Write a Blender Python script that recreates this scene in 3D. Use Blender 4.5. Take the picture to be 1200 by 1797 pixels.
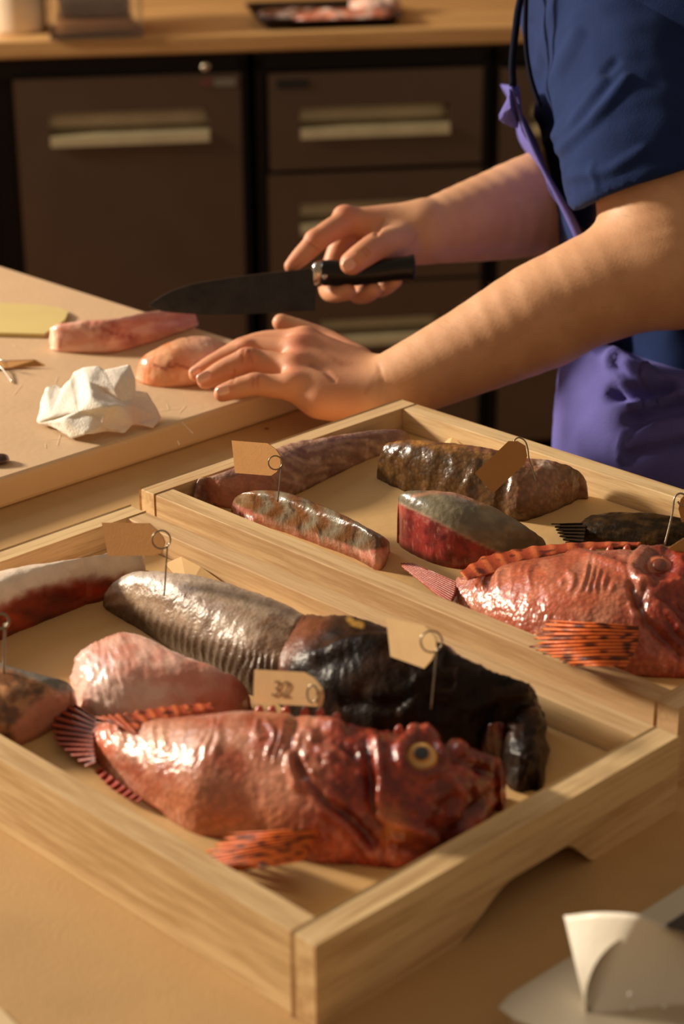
import bpy, bmesh, math, random
import numpy as np
from mathutils import Vector, Matrix, noise
random.seed(7); rng = np.random.default_rng(7)
for o in list(bpy.data.objects): bpy.data.objects.remove(o)
S = bpy.context.scene
# ------------------------------------------------------------------ camera (photo 1200x1797)
FPX, PT, RL, HC = 3484.42, .39297, -.00648, .60
FW = np.array([0, math.cos(PT), -math.sin(PT)]); _up = np.array([0, math.sin(PT), math.cos(PT)]); _r = np.array([1., 0, 0])
_c, _s = math.cos(RL), math.sin(RL)
RT = _c*_r + _s*_up; UP = _c*_up - _s*_r; CP = np.array([0, 0, HC])
cam = bpy.data.objects.new('camera', bpy.data.cameras.new('camera')); S.collection.objects.link(cam)
mw = Matrix.Identity(4)
for i in range(3): mw[i][0] = RT[i]; mw[i][1] = UP[i]; mw[i][2] = -FW[i]; mw[i][3] = CP[i]
cam.matrix_world = mw
cam.data.sensor_fit = 'VERTICAL'; cam.data.sensor_height = 36; cam.data.lens = FPX/1797*36
cam.data.clip_start = .05
cam.data.dof.use_dof = True; cam.data.dof.focus_distance = 1.43; cam.data.dof.aperture_fstop = 7.0
S.camera = cam
S.view_settings.view_transform = 'Standard'; S.view_settings.look = 'None'; S.view_settings.gamma = 1; S.view_settings.exposure = 0
# ------------------------------------------------------------------ world and lights
W = bpy.data.worlds.new('room_ambience'); S.world = W; W.use_nodes = True
W.node_tree.nodes['Background'].inputs[0].default_value = (1, .74, .50, 1); W.node_tree.nodes['Background'].inputs[1].default_value = .26
def area(name, loc, target, size, power, col, sy=None):
    l = bpy.data.lights.new(name, 'AREA'); l.energy = power; l.color = col; l.size = size
    if sy: l.shape = 'RECTANGLE'; l.size_y = sy
    o = bpy.data.objects.new(name, l); S.collection.objects.link(o); o.location = loc
    o.rotation_euler = (Vector(target)-Vector(loc)).to_track_quat('-Z', 'Y').to_euler()
    o['kind'] = 'structure'; return o
area('low_sun_window_light', (-3.7, 2.95, 1.42), (.05, 1.35, 0), .50, 330, (1, .85, .66))
area('soft_window_light', (-2.4, 3.3, 1.9), (.1, 1.6, 0), 1.5, 22, (.92, .93, 1.0), 1.3)
# ------------------------------------------------------------------ helpers
def ray(x, y): return FW + RT*(x-600)/FPX + UP*(898.5-y)/FPX
def U(x, y, z=0.):
    d = ray(x, y); return CP + d*(z-HC)/d[2]
def D(x, y, dep): return CP + ray(x, y)*dep
def PX(V):
    v = np.asarray(V)-CP; d = v@FW
    return 600+FPX*(v@RT)/d, 898.5-FPX*(v@UP)/d
MATS = {}
def lin(c): return tuple(((x/255/12.92) if x/255 <= .04045 else ((x/255+.055)/1.055)**2.4) for x in c)
def L(r, g, b): return np.array(lin((r, g, b)))
class NT:
    def __init__(s, name):
        s.m = bpy.data.materials.new(name); s.m.use_nodes = True; s.t = s.m.node_tree; s.b = s.t.nodes['Principled BSDF']
    def n(s, typ, **k):
        x = s.t.nodes.new(typ)
        for a, v in k.items():
            if a in x.inputs: x.inputs[a].default_value = v
            else: setattr(x, a, v)
        return x
    def l(s, a, b): s.t.links.new(a, b)
def mat(name, col=None, rough=.5, metal=0, vcol=False, nz=(20, .1), bump=None, coat=0, sss=0, vor=None, spec=.5, trans=0, sheen=0, coords='Object', scl=(1, 1, 1), coatr=.1, rvar=0):
    if name in MATS: return MATS[name]
    t = NT(name); b = t.b
    tc = t.n('ShaderNodeTexCoord'); mp = t.n('ShaderNodeMapping'); mp.inputs['Scale'].default_value = scl
    t.l(tc.outputs[coords], mp.inputs[0]); co = mp.outputs[0]
    if vcol:
        a = t.n('ShaderNodeAttribute'); a.attribute_name = 'Col'; src = a.outputs['Color']
    else:
        a = t.n('ShaderNodeRGB'); a.outputs[0].default_value = (*lin(col), 1); src = a.outputs[0]
    n1 = t.n('ShaderNodeTexNoise', Scale=nz[0], Detail=6., Roughness=.6); t.l(co, n1.inputs['Vector'])
    mr = t.n('ShaderNodeMapRange'); mr.inputs['From Min'].default_value = .3; mr.inputs['From Max'].default_value = .7
    mr.inputs['To Min'].default_value = 1-nz[1]; mr.inputs['To Max'].default_value = 1+nz[1]; t.l(n1.outputs['Fac'], mr.inputs['Value'])
    mx = t.n('ShaderNodeVectorMath', operation='MULTIPLY'); t.l(src, mx.inputs[0]); t.l(mr.outputs[0], mx.inputs[1])
    t.l(mx.outputs[0], b.inputs['Base Color'])
    b.inputs['Roughness'].default_value = rough; b.inputs['Metallic'].default_value = metal
    if rvar:
        m2 = t.n('ShaderNodeMapRange'); m2.inputs['To Min'].default_value = max(0.03, rough-rvar); m2.inputs['To Max'].default_value = rough+rvar
        n3 = t.n('ShaderNodeTexNoise', Scale=nz[0]*2.3, Detail=3.); t.l(co, n3.inputs['Vector']); t.l(n3.outputs['Fac'], m2.inputs['Value']); t.l(m2.outputs[0], b.inputs['Roughness'])
    b.inputs['Specular IOR Level'].default_value = spec
    b.inputs['Coat Weight'].default_value = coat; b.inputs['Coat Roughness'].default_value = coatr
    b.inputs['Transmission Weight'].default_value = trans
    b.inputs['Sheen Weight'].default_value = sheen
    if sss:
        b.inputs['Subsurface Weight'].default_value = sss; b.inputs['Subsurface Radius'].default_value = (1, .35, .2); b.inputs['Subsurface Scale'].default_value = .008
    last = None
    if vor:
        v = t.n('ShaderNodeTexVoronoi', Scale=vor[0]); v.feature = 'F1'; t.l(co, v.inputs['Vector'])
        bp = t.n('ShaderNodeBump', Strength=vor[1], Distance=.001); bp.invert = True; t.l(v.outputs['Distance'], bp.inputs['Height']); last = bp
        if len(vor) > 2:
            mr2 = t.n('ShaderNodeMapRange'); mr2.inputs['From Min'].default_value = .0; mr2.inputs['From Max'].default_value = .75
            mr2.inputs['To Min'].default_value = 1+vor[2]*.5; mr2.inputs['To Max'].default_value = 1-vor[2]; t.l(v.outputs['Distance'], mr2.inputs['Value'])
            my = t.n('ShaderNodeVectorMath', operation='MULTIPLY'); t.l(mx.outputs[0], my.inputs[0]); t.l(mr2.outputs[0], my.inputs[1]); t.l(my.outputs[0], b.inputs['Base Color'])
    if bump:
        n2 = t.n('ShaderNodeTexNoise', Scale=bump[0], Detail=5.); t.l(co, n2.inputs['Vector'])
        bp = t.n('ShaderNodeBump', Strength=bump[1], Distance=.002); t.l(n2.outputs['Fac'], bp.inputs['Height'])
        if last: t.l(last.outputs[0], bp.inputs['Normal'])
        last = bp
    if last:
        t.l(last.outputs[0], b.inputs['Normal'])
        if coat: t.l(last.outputs[0], b.inputs['Coat Normal'])
    MATS[name] = t.m; return t.m
def wood(name, ca, cb, cc=None, s=1., rough=.5, stretch=.06):
    if name in MATS: return MATS[name]
    t = NT(name); tc = t.n('ShaderNodeTexCoord'); mp = t.n('ShaderNodeMapping'); mp.inputs['Scale'].default_value = (stretch, 1, 1); t.l(tc.outputs['Object'], mp.inputs[0])
    oi = t.n('ShaderNodeObjectInfo'); ad = t.n('ShaderNodeVectorMath', operation='ADD'); t.l(mp.outputs[0], ad.inputs[0])
    sc = t.n('ShaderNodeVectorMath', operation='SCALE'); sc.inputs['Scale'].default_value = 7.; cx = t.n('ShaderNodeCombineXYZ'); t.l(oi.outputs['Random'], cx.inputs[0]); t.l(oi.outputs['Random'], cx.inputs[1]); t.l(cx.outputs[0], sc.inputs[0]); t.l(sc.outputs[0], ad.inputs[1])
    n0 = t.n('ShaderNodeTexNoise', Scale=14*s, Detail=3., Distortion=.6); t.l(ad.outputs[0], n0.inputs['Vector'])
    wv = t.n('ShaderNodeMath', operation='MULTIPLY'); wv.inputs[1].default_value = 34; t.l(n0.outputs['Fac'], wv.inputs[0])
    sn = t.n('ShaderNodeMath', operation='SINE'); t.l(wv.outputs[0], sn.inputs[0])
    n1 = t.n('ShaderNodeTexNoise', Scale=260*s, Detail=4., Roughness=.7); t.l(ad.outputs[0], n1.inputs['Vector'])
    n2 = t.n('ShaderNodeTexNoise', Scale=5*s, Detail=2.); t.l(ad.outputs[0], n2.inputs['Vector'])
    a1 = t.n('ShaderNodeMath', operation='MULTIPLY_ADD'); a1.inputs[1].default_value = .10; a1.inputs[2].default_value = .02; t.l(sn.outputs[0], a1.inputs[0])
    a2 = t.n('ShaderNodeMath', operation='ADD'); t.l(a1.outputs[0], a2.inputs[0]); t.l(n1.outputs['Fac'], a2.inputs[1])
    rp = t.n('ShaderNodeValToRGB'); t.l(a2.outputs[0], rp.inputs[0])
    rp.color_ramp.elements[0].position = .33; rp.color_ramp.elements[0].color = (*lin(ca), 1); rp.color_ramp.elements[1].position = .62; rp.color_ramp.elements[1].color = (*lin(cb), 1)
    mx = t.n('ShaderNodeMix', data_type='RGBA'); mr = t.n('ShaderNodeMapRange'); mr.inputs['From Min'].default_value = .42; mr.inputs['From Max'].default_value = .62; mr.inputs['To Max'].default_value = .55
    t.l(n2.outputs['Fac'], mr.inputs['Value']); t.l(mr.outputs[0], mx.inputs['Factor']); t.l(rp.outputs[0], mx.inputs['A']); mx.inputs['B'].default_value = (*lin(cc or ca), 1)
    t.l(mx.outputs['Result'], t.b.inputs['Base Color']); t.b.inputs['Roughness'].default_value = rough; t.b.inputs['Specular IOR Level'].default_value = .35
    bp = t.n('ShaderNodeBump', Strength=.25, Distance=.0006); t.l(a2.outputs[0], bp.inputs['Height']); t.l(bp.outputs[0], t.b.inputs['Normal'])
    MATS[name] = t.m; return t.m
def thing(name, label, cat, loc=(0, 0, 0), rotz=0, group=None):
    o = bpy.data.objects.new(name, None); S.collection.objects.link(o); o.empty_display_size = .02
    o.matrix_world = Matrix.Translation(Vector([float(v) for v in loc])) @ Matrix.Rotation(rotz, 4, 'Z')
    o['label'] = label; o['category'] = cat
    if group: o['group'] = group
    return o
def WM(o):
    m = o.matrix_basis.copy()
    return (WM(o.parent) @ m) if o.parent else m
def mk(name, V, Fs, m, parent=None, cols=None, label=None, cat=None, group=None, kind=None, frame=None, smooth=True, bevel=0, solid=0, sub=0, autosm=None):
    """V in world coordinates; the object gets a sensible origin"""
    V = np.asarray(V, float)
    if frame is None:
        lo, hi = V.min(0), V.max(0); fm = Matrix.Translation(Vector(((lo[0]+hi[0])/2, (lo[1]+hi[1])/2, lo[2])))
        if parent is not None: fm = WM(parent)
    else: fm = frame
    inv = np.array(fm.inverted()); Vl = V@inv[:3, :3].T + inv[:3, 3]
    me = bpy.data.meshes.new(name); me.from_pydata(Vl.tolist(), [], [tuple(int(i) for i in f) for f in Fs]); me.update()
    if cols is not None:
        ca = me.color_attributes.new('Col', 'FLOAT_COLOR', 'POINT'); c4 = np.ones((len(V), 4)); c4[:, :3] = np.clip(cols, 0, 1); ca.data.foreach_set('color', c4.ravel().astype(np.float32))
    if smooth: me.polygons.foreach_set('use_smooth', [True]*len(me.polygons))
    me.materials.append(m)
    o = bpy.data.objects.new(name, me); S.collection.objects.link(o)
    if parent is not None:
        o.parent = parent; o.matrix_basis = WM(parent).inverted() @ fm
    else: o.matrix_basis = fm
    if solid: md = o.modifiers.new('thickness', 'SOLIDIFY'); md.thickness = solid; md.offset = 0
    if bevel: md = o.modifiers.new('edges', 'BEVEL'); md.width = bevel; md.segments = 2; md.limit_method = 'ANGLE'; md.angle_limit = .6
    if sub: md = o.modifiers.new('sub', 'SUBSURF'); md.levels = sub; md.render_levels = sub
    if label: o['label'] = label
    if cat: o['category'] = cat
    if group: o['group'] = group
    if kind: o['kind'] = kind
    return o
def box(x0, x1, y0, y1, z0, z1):
    V = [(x, y, z) for z in (z0, z1) for y in (y0, y1) for x in (x0, x1)]
    return V, [(0, 2, 3, 1), (4, 5, 7, 6), (0, 1, 5, 4), (2, 6, 7, 3), (0, 4, 6, 2), (1, 3, 7, 5)]
def join(*ps):
    V, F = [], []
    for v, f in ps:
        n = len(V); V += [tuple(p) for p in v]; F += [tuple(i+n for i in q) for q in f]
    return V, F
def xf(fm, V): a = np.array(fm); return np.asarray(V, float)@a[:3, :3].T + a[:3, 3]
def frame(loc, rz): return Matrix.Translation(Vector([float(v) for v in loc])) @ Matrix.Rotation(rz, 4, 'Z')
def cr(pts, n, closed=False):
    P = np.asarray(pts, float)
    if len(P) == 2: return P[0]+(P[1]-P[0])*np.linspace(0, 1, n)[:, None]
    Q = np.vstack([2*P[0]-P[1], P, 2*P[-1]-P[-2]]); out = []
    for t in np.linspace(0, len(P)-1, n):
        i = min(int(t), len(P)-2); u = t-i; a, b, c, d = Q[i:i+4]
        out.append(.5*((2*b)+(c-a)*u+(2*a-5*b+4*c-d)*u*u+(3*b-a-3*c+d)*u**3))
    return np.array(out)
def tube(pts, r, seg=8, n=None, caps=True):
    P = cr(pts, n) if n else np.asarray(pts, float); R = np.full(len(P), r) if np.isscalar(r) else (cr(np.array(r)[:, None], len(P))[:, 0] if len(r) != len(P) else np.array(r))
    T = np.gradient(P, axis=0); T /= np.linalg.norm(T, axis=1)[:, None]+1e-12
    up = np.array([0, 0, 1.]); 
    if abs(T[0]@up) > .9: up = np.array([1., 0, 0])
    V = []; nv = np.cross(T[0], up); nv /= np.linalg.norm(nv)
    for p, t, rr in zip(P, T, R):
        nv = nv-(nv@t)*t; nv /= np.linalg.norm(nv); b = np.cross(t, nv)
        for k in range(seg): a = 2*math.pi*k/seg; V.append(p+rr*(nv*math.cos(a)+b*math.sin(a)))
    F = [(i*seg+k, i*seg+(k+1) % seg, (i+1)*seg+(k+1) % seg, (i+1)*seg+k) for i in range(len(P)-1) for k in range(seg)]
    if caps: F += [tuple(range(seg))[::-1], tuple((len(P)-1)*seg+k for k in range(seg))]
    return V, F
def prism(poly, z0, z1):
    n = len(poly); V = [(x, y, z0) for x, y in poly]+[(x, y, z1) for x, y in poly]
    return V, [tuple(range(n))[::-1], tuple(range(n, 2*n))]+[(i, (i+1) % n, (i+1) % n+n, i+n) for i in range(n)]
def fbm(V, sc, seed=0., oc=3):
    return np.array([noise.fractal(Vector((p[0]*sc+seed, p[1]*sc, p[2]*sc)), 1., 2., oc) for p in V])
def sst(a, b, x):
    t = np.clip((x-a)/(b-a), 0, 1); return t*t*(3-2*t)
def dpl(px, py, pts):
    """distance of photo points to a polyline"""
    best = np.full(len(px), 1e9)
    for (x0, y0), (x1, y1) in zip(pts[:-1], pts[1:]):
        dx, dy = x1-x0, y1-y0; t = np.clip(((px-x0)*dx+(py-y0)*dy)/(dx*dx+dy*dy), 0, 1)
        best = np.minimum(best, np.hypot(px-x0-t*dx, py-y0-t*dy))
    return best
def inpoly(px, py, pts):
    c = np.zeros(len(px), bool); n = len(pts)
    for i in range(n):
        x0, y0 = pts[i]; x1, y1 = pts[(i+1) % n]
        if y0 == y1: continue
        m = ((y0 > py) != (y1 > py)) & (px < (x1-x0)*(py-y0)/(y1-y0)+x0); c ^= m
    return c
def soft(px, py, pts, w):
    d = dpl(px, py, list(pts)+[pts[0]]); s = np.where(inpoly(px, py, pts), d, -d); return sst(-w, w, s)
def mixc(a, b, t): return a*(1-t[:, None])+b*t[:, None]
def normals(V, F):
    V = np.asarray(V); N = np.zeros_like(V); q = np.array([f for f in F if len(f) == 4])
    n = np.cross(V[q[:, 2]]-V[q[:, 0]], V[q[:, 3]]-V[q[:, 1]])
    for k in range(4): np.add.at(N, q[:, k], n)
    return N/(np.linalg.norm(N, axis=1)[:, None]+1e-12)
# ------------------------------------------------------------------ signed distance modelling
class SDF:
    def __init__(s, lo, hi, h):
        s.lo = np.array(lo, float); s.h = h; s.n = np.ceil((np.array(hi)-s.lo)/h).astype(int)+1
        s.F = np.full(s.n, .03, np.float32)
    def _sub(s, lo, hi):
        a = np.clip(((lo-s.lo)/s.h).astype(int)-1, 0, s.n-1); b = np.clip(((hi-s.lo)/s.h).astype(int)+2, 1, s.n)
        sl = tuple(slice(i, j) for i, j in zip(a, b))
        g = np.stack(np.meshgrid(*[(s.lo[k]+s.h*np.arange(a[k], b[k])).astype(np.float32) for k in range(3)], indexing='ij'), -1)
        return sl, g
    def _mix(s, sl, d, k, op):
        f = s.F[sl]
        if op == 'u':
            if k > 0:
                hh = np.clip(.5+.5*(f-d)/k, 0, 1); s.F[sl] = f*(1-hh)+d*hh-k*hh*(1-hh)
            else: s.F[sl] = np.minimum(f, d)
        elif op == 's':
            hh = np.clip(.5-.5*(f+d)/max(k, 1e-6), 0, 1); s.F[sl] = f*(1-hh)-d*hh+k*hh*(1-hh)
    def cone(s, a, b, r1, r2, k=.004, op='u'):
        a = np.array(a, float); b = np.array(b, float); m = max(r1, r2)+.03
        sl, g = s._sub(np.minimum(a, b)-m, np.maximum(a, b)+m)
        if g.size == 0: return
        ba = b-a; t = np.clip(((g-a)@ba)/(ba@ba), 0, 1); d = np.linalg.norm(g-a-t[..., None]*ba, axis=-1)-(r1+(r2-r1)*t)
        s._mix(sl, d.astype(np.float32), k, op)
    def chain(s, P, R, k=.004, op='u'):
        P = np.asarray(P, float); R = np.asarray(R, float); n = (len(P)-1)*4+1
        if len(P) > 2: P = cr(P, n); R = cr(R[:, None], n)[:, 0]
        m = R.max()+.03; sl, g = s._sub(P.min(0)-m, P.max(0)+m)
        if g.size == 0: return
        d = None
        for a, b, r1, r2 in zip(P[:-1], P[1:], R[:-1], R[1:]):
            ba = b-a; t = np.clip(((g-a)@ba)/(ba@ba), 0, 1); q = np.linalg.norm(g-a-t[..., None]*ba, axis=-1)-(r1+(r2-r1)*t); d = q if d is None else np.minimum(d, q)
        s._mix(sl, d.astype(np.float32), k, op)
    def ell(s, c, ax, rad, k=.004, op='u'):
        c = np.array(c, float); m = max(rad)+.03; sl, g = s._sub(c-m, c+m)
        if g.size == 0: return
        A = np.array(ax, float); q = ((g-c)@A.T)/np.array(rad); l = np.linalg.norm(q, axis=-1); d = (l-1)*min(rad)*(1+0*l)
        q2 = ((g-c)@A.T)/np.array(rad)**2; d = l*(l-1)/(np.linalg.norm(q2, axis=-1)+1e-6)
        s._mix(sl, d.astype(np.float32), k, op)
    def halfspace(s, p, n):     # remove what lies on the side n points to
        g = np.stack(np.meshgrid(*[(s.lo[k]+s.h*np.arange(s.n[k])).astype(np.float32) for k in range(3)], indexing='ij'), -1)
        s.F = np.maximum(s.F, ((g-np.array(p))@np.array(n)).astype(np.float32))
    def mesh(s):
        F = s.F; F[0], F[-1], F[:, 0], F[:, -1], F[:, :, 0], F[:, :, -1] = [.01]*6
        I = F < 0; nx, ny, nz = F.shape
        acc = np.zeros((nx-1, ny-1, nz-1, 3), np.float32); cnt = np.zeros((nx-1, ny-1, nz-1), np.float32)
        for ax in range(3):
            for du in (0, 1):
                for dv in (0, 1):
                    o = [0, 0, 0]; oth = [i for i in range(3) if i != ax]; o[oth[0]] = du; o[oth[1]] = dv
                    a = F[o[0]:nx-1+o[0], o[1]:ny-1+o[1], o[2]:nz-1+o[2]]; e = list(o); e[ax] += 1
                    b = F[e[0]:nx-1+e[0], e[1]:ny-1+e[1], e[2]:nz-1+e[2]]
                    c = (a < 0) != (b < 0); t = np.where(c, a/np.where(c, a-b, 1), 0)
                    cnt += c
                    for k in range(3): acc[..., k] += np.where(c, (t if k == ax else o[k]), 0)
        act = cnt > 0; idx = -np.ones(act.shape, int); idx[act] = np.arange(act.sum())
        ijk = np.argwhere(act); V = s.lo+s.h*(ijk+acc[act]/cnt[act][:, None]); Q = []
        for ax in range(3):
            o1, o2 = [(1, 2), (2, 0), (0, 1)][ax]
            lo = [0, 0, 0]; lo[o1] = 1; lo[o2] = 1
            sh = [nx-1, ny-1, nz-1]
            sla = tuple(slice(lo[k], sh[k]) for k in range(3)); e = [slice(lo[k]+(k == ax), sh[k]+(k == ax)) for k in range(3)]
            a = I[sla]; b = I[tuple(e)]; c = np.argwhere(a != b)+np.array(lo)
            if len(c) == 0: continue
            ins = I[c[:, 0], c[:, 1], c[:, 2]]
            def g(d1, d2): q = c.copy(); q[:, o1] -= d1; q[:, o2] -= d2; return idx[q[:, 0], q[:, 1], q[:, 2]]
            q = np.stack([g(1, 1), g(0, 1), g(0, 0), g(1, 0)], 1); q[~ins] = q[~ins][:, ::-1]; Q.append(q)
        return V, np.vstack(Q)
def smooth(V, F, it=2, lam=.5):
    F = np.asarray(F); V = V.copy()
    for _ in range(it):
        A = np.zeros_like(V); c = np.zeros(len(V))
        for i in range(4):
            a, b = F[:, i], F[:, (i+1) % 4]; np.add.at(A, a, V[b]); np.add.at(c, a, 1); np.add.at(A, b, V[a]); np.add.at(c, b, 1)
        V += lam*(A/np.maximum(c, 1)[:, None]-V)
    return V
# ------------------------------------------------------------------ structure: floor, wall, table
YAW = .79338
Av = np.array([math.cos(YAW), -math.sin(YAW)]); Bv = np.array([math.sin(YAW), math.cos(YAW)])
V, F = box(-4, 4, -1.5, 4.6, -.92, -.9)
mk('floor', V, F, mat('floor_tile', (96, 62, 36), .45, nz=(3, .12), bump=(40, .1)), kind='structure', smooth=False)
# cabinet facade frame
F0 = U(0, 107, -.04); F1 = U(900, 78, -.04); CY = math.atan2(F1[1]-F0[1], F1[0]-F0[0])
CF = frame((F0[0], F0[1], 0), CY); CE = np.array([math.cos(CY), math.sin(CY), 0]); CN = np.array([math.sin(CY), -math.cos(CY), 0])
def fac(px, py, off=0.):
    p0 = F0+CN*off; d = ray(px, py); t = ((p0-CP)@CN)/(d@CN); p = CP+d*t; return float((p-F0)@CE), float(p[2])
# table: far edge along A, behind the board and the trays
def ab(a, b, z=0.): return np.array([*(Av*a+Bv*b), z])
TF = frame((0, 0, 0), -YAW)     # local x = A, local y = B
tbl = thing('work_table', 'long tan worktable carrying the trays and the white cutting board', 'table', ab(-.7, .66, -.9), -YAW)
V, F = box(-2.15, .75, .12, 1.213, -.045, 0)
mk('tabletop', xf(TF, V), F, mat('table_top', (198, 161, 110), .62, nz=(9, .10), bump=(300, .12), spec=.3), tbl, bevel=.003, smooth=False)
for a in (-2.1, .63):
    for b in (.16, 1.12):
        V, F = box(a, a+.07, b, b+.07, -.9, -.045); mk('leg', xf(TF, V), F, mat('table_leg', (120, 80, 45), .6), tbl, smooth=False, bevel=.003)
V, F = box(-2.03, .63, 1.10, 1.12, -.16, -.045); mk('apron_rail', xf(TF, V), F, mat('table_leg', (120, 80, 45), .6), tbl, smooth=False)
# ------------------------------------------------------------------ cutting board
K = np.array([-.003, 1.720]); Ka, Kb = float(K@Av), float(K@Bv)
V, F = box(Ka-.80, Ka, Kb-.52, Kb, 0, .0255)
bo = thing('cutting_board', 'thick cream cutting board lying at the left end of the table under the hand', 'cutting board', ab(Ka-.4, Kb-.26, 0), -YAW)
mk('board', xf(TF, V), F, mat('board_plastic', (210, 178, 140), .55, nz=(7, .07), bump=(160, .15), spec=.35), bo, smooth=False, bevel=.004)
# knife scratches and blood film drawn on the cutting surface
V, F = [], []
for i in range(26):
    x, y = rng.uniform(20, 330), rng.uniform(560, 800); p = U(x, y, .0259); a = rng.uniform(0, 3.14); l = rng.uniform(.006, .03); d = np.array([math.cos(a), math.sin(a), 0]); nn = np.array([-d[1], d[0], 0])*.0003
    n = len(V); V += [p-d*l/2-nn, p+d*l/2-nn, p+d*l/2+nn, p-d*l/2+nn]; F.append((n, n+1, n+2, n+3))
mk('knife_mark', V, F, mat('scratch', (238, 214, 180), .7), bo, kind='stuff')
# ------------------------------------------------------------------ trays
WT = ((196, 160, 112), (232, 202, 152), (206, 160, 120))
def tray(o, sgn, LA, LB, H, t, label, foldpx, zf):
    o = np.array(o); base = o + (Av*(-LA if sgn < 0 else 0)); M = frame((base[0], base[1], 0), -YAW)
    tr = thing('wooden_tray', label, 'tray', (*(base+Av*LA/2+Bv*LB/2), 0), -YAW, None)
    wd = wood('oak_tray', *WT, s=1.)
    for b0 in (0, LB-t):         # long rails with their feet
        pr = [(t, 0), (LA-t, 0), (LA-t, H), (t, H)]
        n = len(pr); V = [(x, b0, z) for x, z in pr]+[(x, b0+t, z) for x, z in pr]
        F = [tuple(range(n)), tuple(range(n, 2*n))[::-1]]+[(i, i+n, (i+1) % n+n, (i+1) % n) for i in range(n)]
        mk('long_rail', xf(M, V), F, wd, tr, frame=M@Matrix.Translation((0, b0, 0)), smooth=False, bevel=.0007)
    for a0 in (0, LA-t):         # short rails with the arched cut-out below
        b1, b2 = .33*LB, .72*LB; pr = [(0, 0)]
        for k in range(13): u = k/12; pr.append((b1+u*.05, .021*(.5-.5*math.cos(math.pi*u))))
        for k in range(13): u = k/12; pr.append((b2-.02+u*.03, .021*(.5+.5*math.cos(math.pi*u))))
        pr += [(LB, 0), (LB, H), (0, H)]
        M2 = M@Matrix.Translation((a0, 0, 0))@Matrix.Rotation(math.pi/2, 4, 'Z')
        n = len(pr); V = [(x, 0, z) for x, z in pr]+[(x, -t, z) for x, z in pr]
        F = [tuple(range(n)), tuple(range(n, 2*n))[::-1]]+[(i, (i+1) % n, (i+1) % n+n, i+n) for i in range(n)]
        mk('short_rail', xf(M2, V), F, wd, tr, frame=M2, smooth=False, bevel=.0007)
    V, F = box(t*.6, LA-t*.6, t*.6, LB-t*.6, zf-.007, zf-.0012)
    mk('base_panel', xf(M, V), F, wd, tr, frame=M, smooth=False)
    # parchment liner, slightly wavy, with one folded corner standing proud
    nx, ny = 60, 36; V = []
    for j in range(ny+1):
        for i in range(nx+1):
            x = t+.001+(LA-2*t-.002)*i/nx; y = t+.001+(LB-2*t-.002)*j/ny
            e = min(x-t, LA-t-x, y-t, LB-t-y); z = zf-.0006+.0012*(noise.noise(Vector((x*14, y*14, LA)))*.5+.5)*min(1, e/.02)
            if e < .006: z += .0035*(1-e/.006)*max(0, noise.noise(Vector((x*9, y*9, 3.+LB))))
            V.append((x, y, z))
    F = [(j*(nx+1)+i, j*(nx+1)+i+1, (j+1)*(nx+1)+i+1, (j+1)*(nx+1)+i) for j in range(ny) for i in range(nx)]
    lin_ = mk('paper_liner', xf(M, V), F, mat('parchment', (214, 176, 120), .6, nz=(11, .06), bump=(90, .15), spec=.3), label='tan parchment liner of the '+('front' if sgn < 0 else 'back')+' tray', cat='liner')
    P = [U(x, y, z) for x, y, z in foldpx]; V2 = [p for p in P]+[p+np.array([0, 0, .0006]) for p in P]; n = len(P)
    mk('folded_corner', V2, [tuple(range(n))[::-1], tuple(range(n, 2*n))]+[(i, (i+1) % n, (i+1) % n+n, i+n) for i in range(n)], MATS['parchment'], lin_, smooth=False)
    return tr
O1 = np.array([-.0137, .7917]); O2 = np.array([-.1507, 1.3745]); Z1 = .0310; Z2 = .0310
tray(O1, -1, .4935, .2877, .0487, .0172, 'front oak tray with the bright-eyed red fish, nearest the camera', [(290, 990, Z1+.001), (318, 978, Z1+.006), (352, 996, Z1+.006), (400, 1030, Z1+.001), (330, 1035, Z1)], Z1)
tray(O2, 1, .4935, .2822, .0502, .0172, 'back oak tray beside the person, behind the tray with the tag numbered 32', [(775, 782, Z2+.001), (795, 764, Z2+.009), (838, 783, Z2+.003), (830, 812, Z2), (780, 800, Z2)], Z2)
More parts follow.
